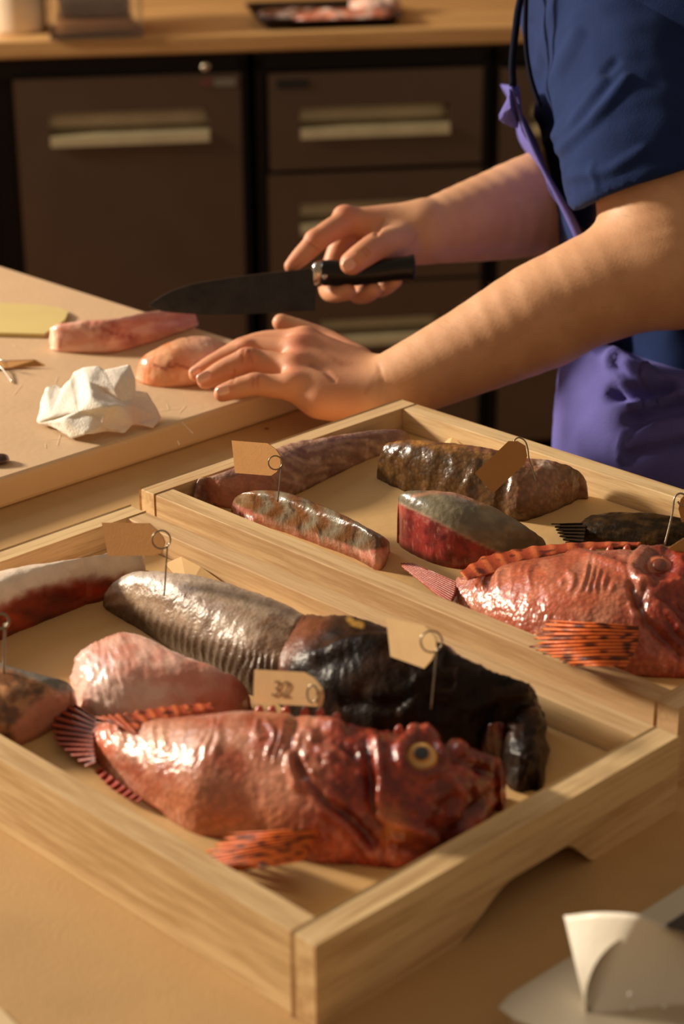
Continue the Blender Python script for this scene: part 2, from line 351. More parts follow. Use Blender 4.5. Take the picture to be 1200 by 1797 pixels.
# ------------------------------------------------------------------ background counter
steel = mat('dark_steel_door', (114, 96, 80), .34, metal=.75, nz=(6, .05), rvar=.06)
frm = mat('cabinet_black', (22, 17, 12), .5, spec=.3); hnd = mat('handle_steel', (205, 190, 150), .38, metal=.6)
s0, _ = fac(-200, 110); s1, _ = fac(1500, 70)
V, F = box(s0, s1, -.02, .62, -.035, 0)
wt = mk('worktop', xf(CF, V), F, wood('worktop_wood', (186, 138, 84), (214, 168, 108), (196, 150, 98), s=.35, rough=.32), frame=CF, smooth=False, bevel=.004, label='long light wooden worktop above the dark fridge cabinets', cat='worktop')
def zz(px, py): return fac(px, py)[1]
def cab(x0, x1, label, doors, body_extra=0):
    a, b = fac(x0, 300)[0], fac(x1, 300)[0]
    c = thing('fridge_cabinet', label, 'cabinet', F0+CE*(a+b)/2+np.array([0, 0, -.9]), CY)
    ps = [box(a, b, .03, .58, -.86, -.05), box(a, b, .004, .03, -.075, -.04), box(a, a+.018, .004, .03, -.86, -.05), box(b-.018, b, .004, .03, -.86, -.05)]
    ps += [box(a+.03, a+.08, .1, .5, -.9, -.86), box(b-.08, b-.03, .1, .5, -.9, -.86)]
    V, F = join(*ps); mk('body', xf(CF, V), F, frm, c, frame=CF, smooth=False)
    for kind, dx0, dx1, py0, py1, hx0, hx1, hy0, hy1 in doors:
        xm = (dx0+dx1)/2; u0, u1 = fac(dx0, py0)[0], fac(dx1, py0)[0]; z1, z0 = zz(xm, py0), zz(xm, py1)
        h0, h1 = fac(hx0, hy0)[0], fac(hx1, hy0)[0]; g1, g0 = zz((hx0+hx1)/2, hy0), zz((hx0+hx1)/2, hy1)
        # front plate with a real rectangular hole for the pull
        ps = [box(u0, u1, -.012, .012, z0, g0), box(u0, u1, -.012, .012, g1, z1), box(u0, h0, -.012, .012, g0, g1), box(h1, u1, -.012, .012, g0, g1), box(h0, h1, .028, .03, g0, g1)]
        V, F = join(*ps); d = mk(kind, xf(CF, V), F, steel, c, frame=CF, smooth=False)
        gm = g0+(g1-g0)*.48
        # pull: sloping shelf lit from above, dark upper plate, rolled lip
        V = [(h0, .026, g1-.004), (h1, .026, g1-.004), (h1, .020, gm), (h0, .020, gm), (h1, -.016, g0+.016), (h0, -.016, g0+.016), (h1, -.018, g0), (h0, -.018, g0), (h1, -.014, g0), (h0, -.014, g0)]
        F = [(0, 1, 2, 3), (3, 2, 4, 5), (5, 4, 6, 7), (7, 6, 8, 9)]
        mk('handle', xf(CF, V), F, hnd, d, frame=CF, smooth=False, solid=.001)
    return c
c1 = cab(-40, 438, 'left dark steel fridge cabinet with one tall door and pull', [('door', 22, 420, 133, 860, 85, 365, 193, 250)])
ps = fac(360, 116); V, F = tube([xf(CF, [(ps[0], .004, ps[1])])[0], xf(CF, [(ps[0], -.012, ps[1])])[0]], .008, 14); mk('lock', V, F, mat('chrome', (230, 215, 190), .15, metal=1), c1)
for bx0, bx1, by0, by1, cc in ((352, 372, 137, 148, (110, 60, 50)), (374, 412, 137, 148, (120, 112, 100))):
    a, z1 = fac(bx0, by0); b, z0 = fac(bx1, by1); V, F = box(a, b, -.0135, -.012, z0, z1); mk('badge', xf(CF, V), F, mat('badge%d' % cc[0], cc, .5), c1, frame=CF, smooth=False)
c2 = cab(452, 858, 'middle dark steel fridge cabinet with three drawers behind the knife', [
    ('drawer', 470, 845, 122, 290, 525, 787, 183, 236), ('drawer', 470, 843, 298, 488, 525, 787, 350, 402), ('drawer', 470, 840, 494, 760, 560, 772, 555, 600)])
a, z1 = fac(484, 138); b, z0 = fac(540, 152); V, F = box(a, b, -.0135, -.012, z0, z1); mk('badge', xf(CF, V), F, mat('badge_dark', (25, 18, 14), .5), c2, frame=CF, smooth=False)
c3 = cab(866, 1270, 'right dark steel fridge cabinet with drawers, half hidden by the person', [
    ('drawer', 877, 1250, 112, 290, 930, 1190, 175, 228), ('drawer', 877, 1250, 298, 484, 930, 1190, 345, 396), ('drawer', 877, 1250, 492, 760, 930, 1190, 550, 600)])
c4 = cab(-520, -52, 'dark steel fridge cabinet at the far left end of the counter', [('door', -500, -66, 140, 860, -440, -150, 196, 253)])
# panelled wall above the counter
V, F = box(s0-1, s1+1, .62, .66, -.9, 1.6)
mk('wall_back', xf(CF, V), F, mat('wall_brown', (150, 100, 62), .6, nz=(3, .1)), frame=CF, kind='structure', smooth=False)
for i, (z0, z1, d) in enumerate(((.012, .05, .03), (.058, .11, .045), (.14, .17, .10))):
    V, F = box(fac(255, 20)[0] if i == 0 else s0, s1, .62-d, .62, z0, z1)
    mk('trim_%d' % (i+1), xf(CF, V), F, wood('shelf_wood', (128, 84, 50), (176, 122, 74), (140, 92, 56), s=.4), frame=CF, kind='structure', smooth=False, bevel=.003)
# --- things on the counter
def cpt(px, py): return U(px, py, 0.)
p = cpt(20, 62); r = .060
P = []; pr = [(.0, .0), (r*.93, 0), (r, .006), (r, .15), (r*1.03, .155), (r*1.03, .172), (r*.95, .176), (0, .178)]
V = [(p[0]+q*math.cos(2*math.pi*k/40), p[1]+.06+q*math.sin(2*math.pi*k/40), z) for q, z in pr for k in range(40)]
F = [(i*40+k, i*40+(k+1) % 40, (i+1)*40+(k+1) % 40, (i+1)*40+k) for i in range(len(pr)-1) for k in range(40)]
mk('white_tub', V, F, mat('white_tub', (232, 214, 188), .5), label='round white tub at the left end of the wooden worktop', cat='tub')
gl = mat('clear_glass', (255, 255, 255), .02, trans=1, nz=(1, 0))
q0, q1 = cpt(88, 70), cpt(252, 66); gx = thing('glass_box', 'clear glass box with shiny edges standing beside the white tub', 'container', (q0+q1)/2, CY)
GF = frame((q0[0], q0[1], 0), CY); gw = float(np.linalg.norm(q1-q0))
V, F = join(box(0, gw, 0, .004, 0, .14), box(0, gw, .14, .144, 0, .14), box(0, .004, .004, .14, 0, .14), box(gw-.004, gw, .004, .14, 0, .14), box(.004, gw-.004, .004, .14, 0, .004))
mk('glass_wall', xf(GF, V), F, gl, gx, frame=GF, smooth=False, bevel=.001)
V, F = box(.02, gw-.02, .03, .12, .03, .075); 
tin = mk('metal_tin', xf(GF, V), F, mat('tin_steel', (150, 130, 110), .22, metal=1), frame=GF@Matrix.Translation((0, 0, 0)), smooth=False, bevel=.012, label='small dull steel tin inside the glass box', cat='tin')
V, F = box(.015, gw-.015, .025, .125, .004, .03); mk('wooden_block', xf(GF, V), F, wood('shelf_wood', 0, 0), frame=GF, smooth=False, bevel=.004, label='brown wooden block under the steel tin in the glass box', cat='block')
# dark tray with raw fish on the counter
q0, q1, q2 = cpt(462, 54), cpt(706, 46), cpt(412, 30); w_ = float(np.linalg.norm(q1-q0)); TR = frame((q0[0], q0[1], 0), math.atan2((q1-q0)[1], (q1-q0)[0])); dp = .24
def trayshape(w, d, h, fl, n=8):
    poly = lambda o, r: [(cx+r*math.cos(a), cy+r*math.sin(a)) for cx, cy, a0 in ((w-r+o, r-o, -90), (w-r+o, d-r+o, 0), (r-o, d-r+o, 90), (r-o, r-o, 180)) for a in [math.radians(a0+90*k/n) for k in range(n+1)]]
    rings = [(poly(-.012, .02), .004), (poly(-.006, .022), .003), (poly(0, .025), h), (poly(fl, .03), h+.001), (poly(fl, .03), h-.001), (poly(-.003, .025), h-.003), (poly(-.01, .02), 0), ]
    V = [(x, y, z) for P, z in rings for x, y in P]; m = len(rings[0][0])
    F = [(i*m+k, i*m+(k+1) % m, (i+1)*m+(k+1) % m, (i+1)*m+k) for i in range(len(rings)-1) for k in range(m)]+[tuple(range(m))[::-1], tuple((len(rings)-1)*m+k for k in range(m))]
    return V, F
V, F = trayshape(w_, dp, .018, .008)
mk('oven_tray', xf(TR, V), F, mat('dark_tray', (42, 28, 18), .4, metal=.4), frame=TR, label='dark shallow metal tray on the far wooden worktop', cat='tray')
def blob(name, c, L_, W_, H_, rz, m, label, cat, group=None, seed=0, col=None, parent=None):
    V = []; n, k_ = 40, 28
    for i in range(n+1):
        u = -1+2*i/n
        for k in range(k_):
            a = 2*math.pi*k/k_; rr = math.sqrt(max(0, 1-abs(u)**3.2)); z = math.sin(a)
            V.append((u*L_/2, math.cos(a)*W_/2*rr, H_*.5*rr*(z if z > 0 else z*.55)+H_*.27))
    V = np.array(V); V *= (1+.16*fbm(V, 30, seed))[:, None]; V[:, 2] -= V[:, 2].min()
    F = [(i*k_+k, i*k_+(k+1) % k_, (i+1)*k_+(k+1) % k_, (i+1)*k_+k) for i in range(n) for k in range(k_)]
    cols = np.array([lin(col)]*len(V)) if col else None
    if col: cols = mixc(cols, np.array([lin((240, 215, 200))]*len(V)), sst(0, .5, fbm(V, 40, seed+4)))
    return mk(name, xf(frame(c, rz), V), F, m, parent, cols=cols, label=label, cat=cat, group=group)
meat = mat('wet_flesh', None, .32, vcol=True, nz=(60, .12), bump=(220, .22), coat=.5, coatr=.2)
blob('fish_fillet', (*xf(TR, [(w_*.62, .06, 0)])[0][:2], .003), w_*.72, .075, .03, CY, meat, 'long pink fish fillet lying on the dark tray of the far worktop', 'fish', None, 3, (206, 120, 90))
blob('fish_fillet', (*xf(TR, [(w_*.90, .15, 0)])[0][:2], .003), .10, .08, .05, CY+.3, meat, 'pale lump of fish at the right end of the dark tray', 'fish', None, 8, (226, 170, 150))
blob('fish_fillet', (*xf(TR, [(w_*.28, .13, 0)])[0][:2], .003), .14, .09, .022, CY-.2, meat, 'flat brownish fillet at the left end of the dark tray', 'fish', None, 5, (130, 84, 60))
# ------------------------------------------------------------------ fish and fillets
def piece(name, near, far, h, zf, m, colfn, label, cat='fish', group=None, pn=2.4, pf=2.4, n=110, k=44, e0=.08, e1=.08, disp=None, parent=None, crest=.85, nzamp=.0006, nzs=60, bulge=0):
    N = cr(near, n); Fp = cr(far, n); H = cr(np.array(h)[:, None], n)[:, 0]; V = []; UU = []; SS = []
    for i in range(n):
        u = i/(n-1); hh = H[i]
        a = U(N[i, 0], N[i, 1], zf); c = U(Fp[i, 0], Fp[i, 1], zf+crest*hh); c[2] = zf; w = (c-a)/.9
        q = 1.
        if e0 and u < e0: q = min(q, math.sqrt(max(0, 1-(1-u/e0)**2))*.98+.02)
        if e1 and u > 1-e1: q = min(q, math.sqrt(max(0, 1-(1-(1-u)/e1)**2))*.98+.02)
        hq = hh*q; cen = a+w*.5; wq = w*(.55+.45*q)
        for j in range(k+1):
            t = math.pi*j/k; cs = math.cos(t); p = pn if cs > 0 else pf
            s = .5-.5*math.copysign(abs(cs)**(2/p), cs); z = math.sin(t)**(2/p)
            V.append(cen+wq*(s-.5)+np.array([0, 0, hq*z])); UU.append(u); SS.append(s)
        for j in range(1, 8): V.append(cen+wq*(.5-j/8)+np.array([0, 0, .0004])); UU.append(u); SS.append(1-j/8)
    K_ = k+8; V = np.array(V); UU = np.array(UU); SS = np.array(SS)
    F = [(i*K_+j, i*K_+(j+1) % K_, (i+1)*K_+(j+1) % K_, (i+1)*K_+j) for i in range(n-1) for j in range(K_)]
    F = [f[::-1] for f in F]
    Nn = normals(V, F); c0 = V.mean(0)
    if ((V-c0)*Nn).sum() < 0: F = [f[::-1] for f in F]; Nn = -Nn
    px, py = PX(V); zn = (V[:, 2]-zf)
    amp = nzamp*fbm(V, nzs, 2.)+.5*nzamp*fbm(V, nzs*3, 5.)
    if disp is not None: amp = amp+disp(px, py, UU, SS, V)
    V = V+Nn*amp[:, None]; V[:, 2] = np.maximum(V[:, 2], zf)
    cols = colfn(px, py, UU, SS, V)
    # end caps: ring fans with their own centre
    base = list(map(tuple, F)); VV = list(V); cc = list(cols)
    for i, rev in ((0, 0), (n-1, 1)):
        r = list(range(i*K_, (i+1)*K_)); cidx = len(VV); VV.append(V[r].mean(0)); cc.append(cols[r].mean(0))
        for j in range(K_): a, b = r[j], r[(j+1) % K_]; base.append((a, b, cidx) if rev else (b, a, cidx))
    return mk(name, VV, base, m, parent, cols=np.array(cc), label=label, cat=cat, group=group)
def C(*a): return np.array(lin(a))
def fill(px, c): return np.tile(np.array(c), (len(px), 1))
wetskin = mat('wet_skin', None, .34, vcol=True, nz=(150, .22), bump=(420, .35), coat=.35, spec=.3, coatr=.18)
darkwet = mat('dark_wet_skin', None, .36, vcol=True, nz=(90, .25), bump=(300, .30), coat=.05, spec=.12, coatr=.15)
scaly = mat('scaly_skin', None, .33, vcol=True, nz=(120, .15), vor=(260, .40, .35), bump=(500, .15), coat=.4, coatr=.15, spec=.35)
def streak(px, py, ang, per, sharp=2., wob=0, seed=0):
    a = math.radians(ang); u = px*math.cos(a)+py*math.sin(a)
    w = np.array([noise.noise(Vector((x*.02, y*.02, seed))) for x, y in zip(px, py)])*wob if wob else 0
    return (.5+.5*np.sin(2*math.pi*(u+w)/per))**sharp
def nz2(px, py, sc, seed=0, oc=3): return np.array([noise.fractal(Vector((x*sc, y*sc, seed)), 1., 2., oc) for x, y in zip(px, py)])
# --- front tray
def cf(px, py, u, s, V):      # dark red fillet with white fat
    c = mixc(fill(px, C(120, 34, 20)), fill(px, C(176, 62, 30)), sst(-.3, .5, nz2(px*.5, py*1.6, .03, 1)))
    c = mixc(c, fill(px, C(70, 18, 12)), sst(-.1, .5, nz2(px*.6, py*1.5, .02, 5))*.6)
    top = np.interp(px, [-60, 0, 60, 150, 250], [1060, 1040, 1012, 992, 985])+6*nz2(px, py, .05, 3)
    c = mixc(c, fill(px, C(250, 232, 212)), sst(16, -4, py-top-16)); c = mixc(c, fill(px, C(190, 90, 62)), sst(12, 0, np.abs(py-top-26))*.4)
    c = mixc(c, fill(px, C(60, 14, 12)), sst(225, 262, px)*.5)
    return c
piece('fish_fillet', [(-70, 1165), (0, 1124), (80, 1090), (150, 1062), (200, 1040), (245, 1008), (256, 1000)], [(-70, 1030), (0, 1006), (40, 1000), (110, 996), (175, 990), (238, 978), (256, 992)], [.034, .036, .036, .034, .032, .026, .016], Z1, meat, cf, 'dark red fillet with a white fat edge, at the far left of the front tray', pn=3.2, pf=3., e0=.02, e1=.03)
def cf(px, py, u, s, V):      # small skin-on fillet, pale cut
    cut = soft(px, py, [(40, 1330), (20, 1280), (60, 1232), (100, 1215), (150, 1215), (160, 1260), (90, 1330)], 8)
    c = mixc(fill(px, C(120, 72, 38)), fill(px, C(196, 140, 92)), sst(-.3, .4, nz2(px, py*1.5, .03, 8)))
    c = mixc(c, fill(px, C(60, 44, 30)), sst(.1, .5, nz2(px, py, .04, 9))*.7)
    c = mixc(c, fill(px, C(112, 116, 110)), sst(16, 4, dpl(px, py, [(-20, 1155), (40, 1172), (100, 1200), (130, 1222)])))
    return mixc(c, fill(px, C(206, 142, 116)), cut)
piece('fish_fillet', [(-80, 1330), (-20, 1318), (42, 1306), (90, 1282), (125, 1258), (138, 1244)], [(-80, 1130), (-20, 1148), (20, 1165), (62, 1184), (105, 1204), (136, 1232)], [.03, .03, .03, .029, .024, .012], Z1, meat, cf, 'small brown-skinned fillet with a pale cut face at the left edge of the front tray', pn=3., pf=2.6, e0=.02, e1=.06)
def tvf(px, py, near, far):
    n_ = np.array(near, float); f_ = np.array(far, float); yn = np.interp(px, n_[:, 0], n_[:, 1]); yf = np.interp(px, f_[:, 0], f_[:, 1]); return np.clip((yn-py)/np.maximum(yn-yf, 1), -.2, 1.2)
BN = [(178, 1062), (205, 1082), (250, 1108), (300, 1142), (350, 1172), (400, 1200), (445, 1222), (500, 1235)]; BFr = [(188, 1042), (222, 1012), (262, 1002), (320, 1004), (380, 1010), (440, 1026), (500, 1048), (548, 1075)]
def cf(px, py, u, s, V):      # big grey-brown fillet
    s = tvf(px, py, BN, BFr)
    t = nz2(px*.6+py*.5, py*1.2-px*.3, .022, 2)
    c = mixc(fill(px, C(128, 96, 72)), fill(px, C(176, 150, 126)), sst(-.35, .4, t))
    ln = streak(px+py*.35, py-px*.42, 62, 26, 1.3, 34, 4)
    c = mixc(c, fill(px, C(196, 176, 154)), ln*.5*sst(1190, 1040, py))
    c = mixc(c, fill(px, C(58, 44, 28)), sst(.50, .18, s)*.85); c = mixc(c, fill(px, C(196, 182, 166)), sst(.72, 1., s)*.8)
    return c
def dp(px, py, u, s, V):
    s = tvf(px, py, BN, BFr); rid = streak(px, py, 10, 13, 2.2, 10, 3); return .0009*rid*sst(.46, .32, s)*sst(0.06, .16, s)+.0003*streak(px+py*.3, py-px*.4, 62, 26, 1.3, 30, 4)
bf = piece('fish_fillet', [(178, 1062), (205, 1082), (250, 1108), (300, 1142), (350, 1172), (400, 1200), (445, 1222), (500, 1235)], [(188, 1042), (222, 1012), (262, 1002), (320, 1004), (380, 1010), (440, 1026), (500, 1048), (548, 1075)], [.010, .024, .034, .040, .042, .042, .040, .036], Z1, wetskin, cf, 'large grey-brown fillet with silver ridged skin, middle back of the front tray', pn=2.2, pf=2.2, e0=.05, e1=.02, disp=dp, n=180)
def cf(px, py, u, s, V):
    c = mixc(fill(px, C(222, 152, 132)), fill(px, C(240, 190, 172)), sst(-.3, .4, nz2(px, py*1.4, .025, 6)))
    c = mixc(c, fill(px, C(196, 104, 84)), sst(300, 420, px+.4*(py-1190))*.75)
    c = mixc(c, fill(px, C(246, 226, 214)), sst(60, 10, dpl(px, py, [(140, 1180), (190, 1220), (270, 1240)]))*.55)
    return mixc(c, fill(px, C(120, 44, 36)), sst(398, 440, px)*.6)
def dp(px, py, u, s, V): return .0006*nz2(px, py, .05, 4)+.0007*sst(.0, .4, nz2(px*1.2, py, .09, 7))*sst(320, 160, px)
piece('fish_loin', [(125, 1222), (160, 1262), (220, 1280), (300, 1280), (360, 1274), (415, 1262), (442, 1240)], [(122, 1180), (140, 1140), (185, 1112), (228, 1106), (290, 1140), (370, 1176), (440, 1212)], [.012, .026, .034, .036, .034, .028, .016], Z1, meat, cf, 'glossy pale pink skinless loin just above the tail of the front red fish', pn=2.6, pf=2.6, e0=.12, e1=.10, disp=dp, n=140)
# dark fish head
def cf(px, py, u, s, V):
    c = mixc(fill(px, C(30, 19, 12)), fill(px, C(56, 36, 24)), sst(-.2, .6, nz2(px, py, .015, 3)))
    c = mixc(c, fill(px, C(20, 12, 8)), sst(-.1, .5, nz2(px, py, .03, 7)))
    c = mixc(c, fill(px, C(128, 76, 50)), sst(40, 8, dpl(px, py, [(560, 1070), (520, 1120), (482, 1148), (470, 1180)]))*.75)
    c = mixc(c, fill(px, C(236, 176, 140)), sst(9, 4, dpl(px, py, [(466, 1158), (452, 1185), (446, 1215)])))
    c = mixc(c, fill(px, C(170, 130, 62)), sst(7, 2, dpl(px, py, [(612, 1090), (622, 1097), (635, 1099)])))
    return c
def dp(px, py, u, s, V):
    d = .004*sst(22, 0, dpl(px, py, [(560, 1150), (620, 1130), (700, 1125), (780, 1150)]))-.0035*sst(12, 0, dpl(px, py, [(600, 1232), (690, 1238), (740, 1205), (790, 1200)]))
    d += .003*sst(18, 0, dpl(px, py, [(820, 1250), (870, 1220), (920, 1212)]))-.005*sst(26, 0, dpl(px, py, [(750, 1232), (775, 1240)]))
    return d+.0022*nz2(px, py, .012, 9)+.0006*sst(.25, .5, nz2(px, py, .12, 2))
dh = thing('dark_fish', 'glossy black-brown fish head behind the front red fish, jaw flap hanging at the right', 'fish', U(700, 1240, Z1), 0)
hd = piece('head', [(468, 1222), (520, 1262), (600, 1300), (700, 1326), (780, 1330), (850, 1326), (905, 1322), (945, 1300)], [(530, 1072), (556, 1064), (640, 1078), (720, 1102), (800, 1140), (870, 1180), (925, 1200), (958, 1222)], [.030, .042, .050, .052, .050, .046, .040, .026], Z1, darkwet, cf, None, None, pn=2.3, pf=2.2, e0=.05, e1=.10, disp=dp, parent=dh, n=160)
def cf(px, py, u, s, V): return mixc(fill(px, C(30, 18, 11)), fill(px, C(52, 32, 20)), sst(-.2, .5, nz2(px, py, .03, 3)))
piece('jaw_flap', [(884, 1300), (876, 1345), (890, 1378), (915, 1390), (940, 1382)], [(955, 1212), (956, 1250), (955, 1290), (953, 1330), (948, 1362)], [.030, .030, .026, .022, .014], Z1, darkwet, cf, None, None, pn=2.4, pf=2.4, e0=.25, e1=.3, parent=dh, disp=lambda px, py, u, s, V: .002*nz2(px, py, .03, 5), n=60)
def cf(px, py, u, s, V): return mixc(fill(px, C(84, 26, 20)), fill(px, C(46, 14, 12)), sst(-.2, .5, nz2(px, py, .05, 3)))
piece('mouth_lining', [(840, 1326), (858, 1340), (878, 1348), (896, 1344)], [(846, 1296), (862, 1282), (882, 1276), (898, 1284)], [.018, .026, .028, .020], Z1, meat, cf, None, None, parent=dh, e0=.3, e1=.3, n=40)
# --- back tray
def cf(px, py, u, s, V):
    st = streak(px*.5, py-px*.12, 100, 15, 1.5, 40, 3); t = nz2(px*.7, py*1.3, .04, 4)
    c = mixc(fill(px, C(140, 96, 82)), fill(px, C(190, 150, 128)), sst(-.35, .4, t)); c = mixc(c, fill(px, C(104, 66, 60)), st*.55)
    c = mixc(c, fill(px, C(204, 172, 152)), sst(.25, .6, nz2(px, py, .08, 8))*.6)
    belly = sst(12, -6, 0*px+dpl(px, py, [(340, 866), (400, 850), (470, 846)])-14)
    return mixc(c, fill(px, C(200, 130, 104)), sst(.34, .15, s)*sst(530, 430, px))
piece('fish_fillet', [(345, 874), (400, 892), (470, 882), (520, 868), (580, 838), (650, 806), (715, 785)], [(337, 856), (374, 835), (430, 812), (500, 777), (600, 760), (670, 752), (722, 756)], [.020, .024, .029, .030, .024, .018, .010], Z2, mat('matt_skin', None, .42, vcol=True, nz=(200, .2), bump=(350, .4), coat=.25, coatr=.3), cf, 'long mauve-grey fillet lying along the left rail of the back tray', pn=2.6, pf=2.2, e0=.04, e1=.05, n=150)
def cf(px, py, u, s, V):
    v = py-np.interp(px, [405, 680], [880, 965])
    zig = streak(px+9*np.sin(v*.12), py*.3, 25, 40, 1.4, 16, 6)
    c = mixc(fill(px, C(134, 86, 46)), fill(px, C(150, 140, 118)), zig); c = mixc(c, fill(px, C(52, 40, 26)), sst(.25, .6, nz2(px*1.6, py*.6, .06, 3))*.75)
    c = mixc(c, fill(px, C(60, 48, 34)), sst(560, 680, px)*.6+0*px); c = mixc(c, fill(px, C(176, 130, 84)), sst(470, 420, px)*.5)
    flesh = mixc(fill(px, C(206, 128, 110)), fill(px, C(226, 170, 150)), sst(-.2, .4, nz2(px, py, .07, 2)))
    edge = np.interp(px, [400, 412, 500, 560, 640, 690], [882, 884, 922, 942, 968, 958])
    return mixc(c, flesh, sst(-3, 3, py-edge+3*nz2(px, py, .1, 1)))
piece('fish_fillet', [(404, 897), (440, 915), (500, 935), (560, 958), (620, 980), (660, 1000), (676, 992), (684, 968)], [(408, 882), (432, 868), (482, 862), (530, 874), (580, 896), (630, 922), (668, 944), (684, 955)], [.010, .022, .026, .026, .026, .025, .020, .008], Z2, mat('striped_skin', None, .33, vcol=True, nz=(160, .12), bump=(380, .3), coat=.5, coatr=.2), cf, 'zigzag-striped fillet with pink cut front in the left corner of the back tray', pn=5, pf=2.3, e0=.05, e1=.03, n=170, k=64)
def cf(px, py, u, s, V):
    c = mixc(fill(px, C(184, 128, 62)), fill(px, C(136, 92, 48)), sst(-.3, .4, nz2(px, py, .05, 3)))
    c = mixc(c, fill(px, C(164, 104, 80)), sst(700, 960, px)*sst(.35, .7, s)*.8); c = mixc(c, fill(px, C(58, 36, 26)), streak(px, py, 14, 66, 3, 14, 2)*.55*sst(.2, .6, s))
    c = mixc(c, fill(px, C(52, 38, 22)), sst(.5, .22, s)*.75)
    pale = soft(px, py, [(930, 800), (968, 800), (1032, 858), (960, 900), (900, 872)], 30); c = mixc(c, fill(px, C(176, 126, 98)), pale*.8)
    return mixc(c, fill(px, C(232, 206, 184)), soft(px, py, [(940, 808), (962, 804), (972, 822), (945, 820)], 4)*.8)
def dp(px, py, u, s, V): return .0009*streak(px, py, 6, 36, 2, 26, 3)*sst(.42, .25, s)+.0005*nz2(px, py, .08, 5)
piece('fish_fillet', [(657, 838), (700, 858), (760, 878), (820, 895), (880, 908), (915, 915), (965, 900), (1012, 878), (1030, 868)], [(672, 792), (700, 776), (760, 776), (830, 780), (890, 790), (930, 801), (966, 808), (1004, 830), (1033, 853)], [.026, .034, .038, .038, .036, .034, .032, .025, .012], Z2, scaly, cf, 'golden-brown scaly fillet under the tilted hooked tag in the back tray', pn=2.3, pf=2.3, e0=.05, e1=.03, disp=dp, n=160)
def cf(px, py, u, s, V):
    sk = mixc(fill(px, C(112, 104, 82)), fill(px, C(144, 134, 108)), sst(-.3, .4, nz2(px*.6+py*.4, py-px*.4, .03, 5)))
    sk = mixc(sk, fill(px, C(78, 66, 48)), sst(820, 950, px)*.4)
    fl = mixc(fill(px, C(158, 56, 48)), fill(px, C(112, 34, 30)), sst(-.3, .4, nz2(px, py, .04, 8))); fl = mixc(fl, fill(px, C(206, 110, 90)), sst(720, 694, px)*.7)
    fl = mixc(fl, fill(px, C(210, 140, 120)), sst(.42, .55, nz2(px*1.4, py, .09, 2))*.4)
    edge = np.interp(px, [690, 697, 760, 830, 880, 930, 965], [900, 882, 912, 950, 972, 976, 972])
    c = mixc(sk, fl, sst(-2, 3, py-edge)); c = mixc(c, fill(px, C(206, 156, 126)), sst(4, 0, np.abs(py-edge+1))*.5)
    return mixc(c, fill(px, C(196, 140, 110)), sst(5, 1, dpl(px, py, [(720, 872), (760, 864), (800, 866), (850, 886)]))*.7)
piece('tuna_wedge', [(696, 945), (706, 962), (750, 985), (800, 998), (850, 996), (900, 982), (962, 970)], [(697, 888), (712, 872), (750, 864), (800, 866), (850, 884), (910, 918), (962, 958)], [.034, .040, .043, .042, .036, .026, .010], Z2, mat('tuna_skin', None, .36, vcol=True, nz=(140, .12), bump=(300, .2), coat=.35, coatr=.25), cf, 'wedge of deep red fish with grey-green skin, centre of the back tray', pn=3.0, pf=2.6, e0=.04, e1=.03, n=140, k=56)
def cf(px, py, u, s, V):
    c = mixc(fill(px, C(36, 25, 12)), fill(px, C(66, 46, 22)), sst(-.2, .5, nz2(px*.5, py*2, .05, 3))); return mixc(c, fill(px, C(100, 66, 34)), sst(1025, 990, px)*.4)
bd = thing('dark_fish', 'blackish whole fish with ragged tail behind the back red fish', 'fish', U(1120, 950, Z2), 0)
piece('body', [(1010, 950), (1060, 962), (1120, 975), (1200, 985), (1300, 990), (1370, 1000)], [(1012, 922), (1040, 900), (1100, 895), (1170, 902), (1260, 930), (1370, 985)], [.008, .015, .020, .022, .020, .010], Z2, darkwet, cf, None, None, parent=bd, e0=.06, e1=.12, disp=lambda px, py, u, s, V: .0003*streak(px*.4, py, 80, 12, 2, 30, 3))
# fins: a corrugated sheet between a root line and an edge line
def fin(name, root, edge, zr, ze, parent, m, c0, c1, spots=0, rays=14, n=90, k=26, rag=.12, lift=0, amp=.0011, label=None, th=.0011, seed=1):
    R = cr(root, n); E = cr(edge, n); V = []; px = []; q = []
    for i in range(n):
        ph = .5+.5*math.cos(2*math.pi*rays*i/(n-1)); rg = 1-rag*(1-ph)+rag*.5*noise.noise(Vector((i*.13, seed, 0)))
        for j in range(k):
            t = j/(k-1); tt = t*rg; x, y = R[i]*(1-tt)+E[i]*tt; zz_ = zr*(1-tt)+ze*tt+lift*math.sin(math.pi*tt)+amp*(ph-.5)*2*(.4+t)
            V.append(U(x, y, zz_)); px.append((x, y)); q.append((ph, t))
    q = np.array(q); px = np.array(px); F = [(i*k+j, i*k+j+1, (i+1)*k+j+1, (i+1)*k+j) for i in range(n-1) for j in range(k-1)]
    c = mixc(fill(q, c0), fill(q, c1), sst(.5, 1, q[:, 0]))
    if spots: sp = nz2(px[:, 0]*.55, px[:, 1]*1.5, .085, seed+3, 1); c = mixc(c, fill(q, C(52, 16, 12)), sst(.10, .28, sp)*spots)
    return mk(name, V, F, m, parent, cols=c, solid=th, label=label)
finm = mat('fin_membrane', None, .42, vcol=True, nz=(200, .15), bump=(500, .2), coat=.12, spec=.25, coatr=.2)
fin('tail_fin', [(1030, 918), (1026, 940), (1024, 962)], [(966, 919), (980, 938), (996, 958)], Z2+.010, Z2+.008, bd, finm, C(26, 18, 10), C(54, 38, 20), rays=7, rag=.3)
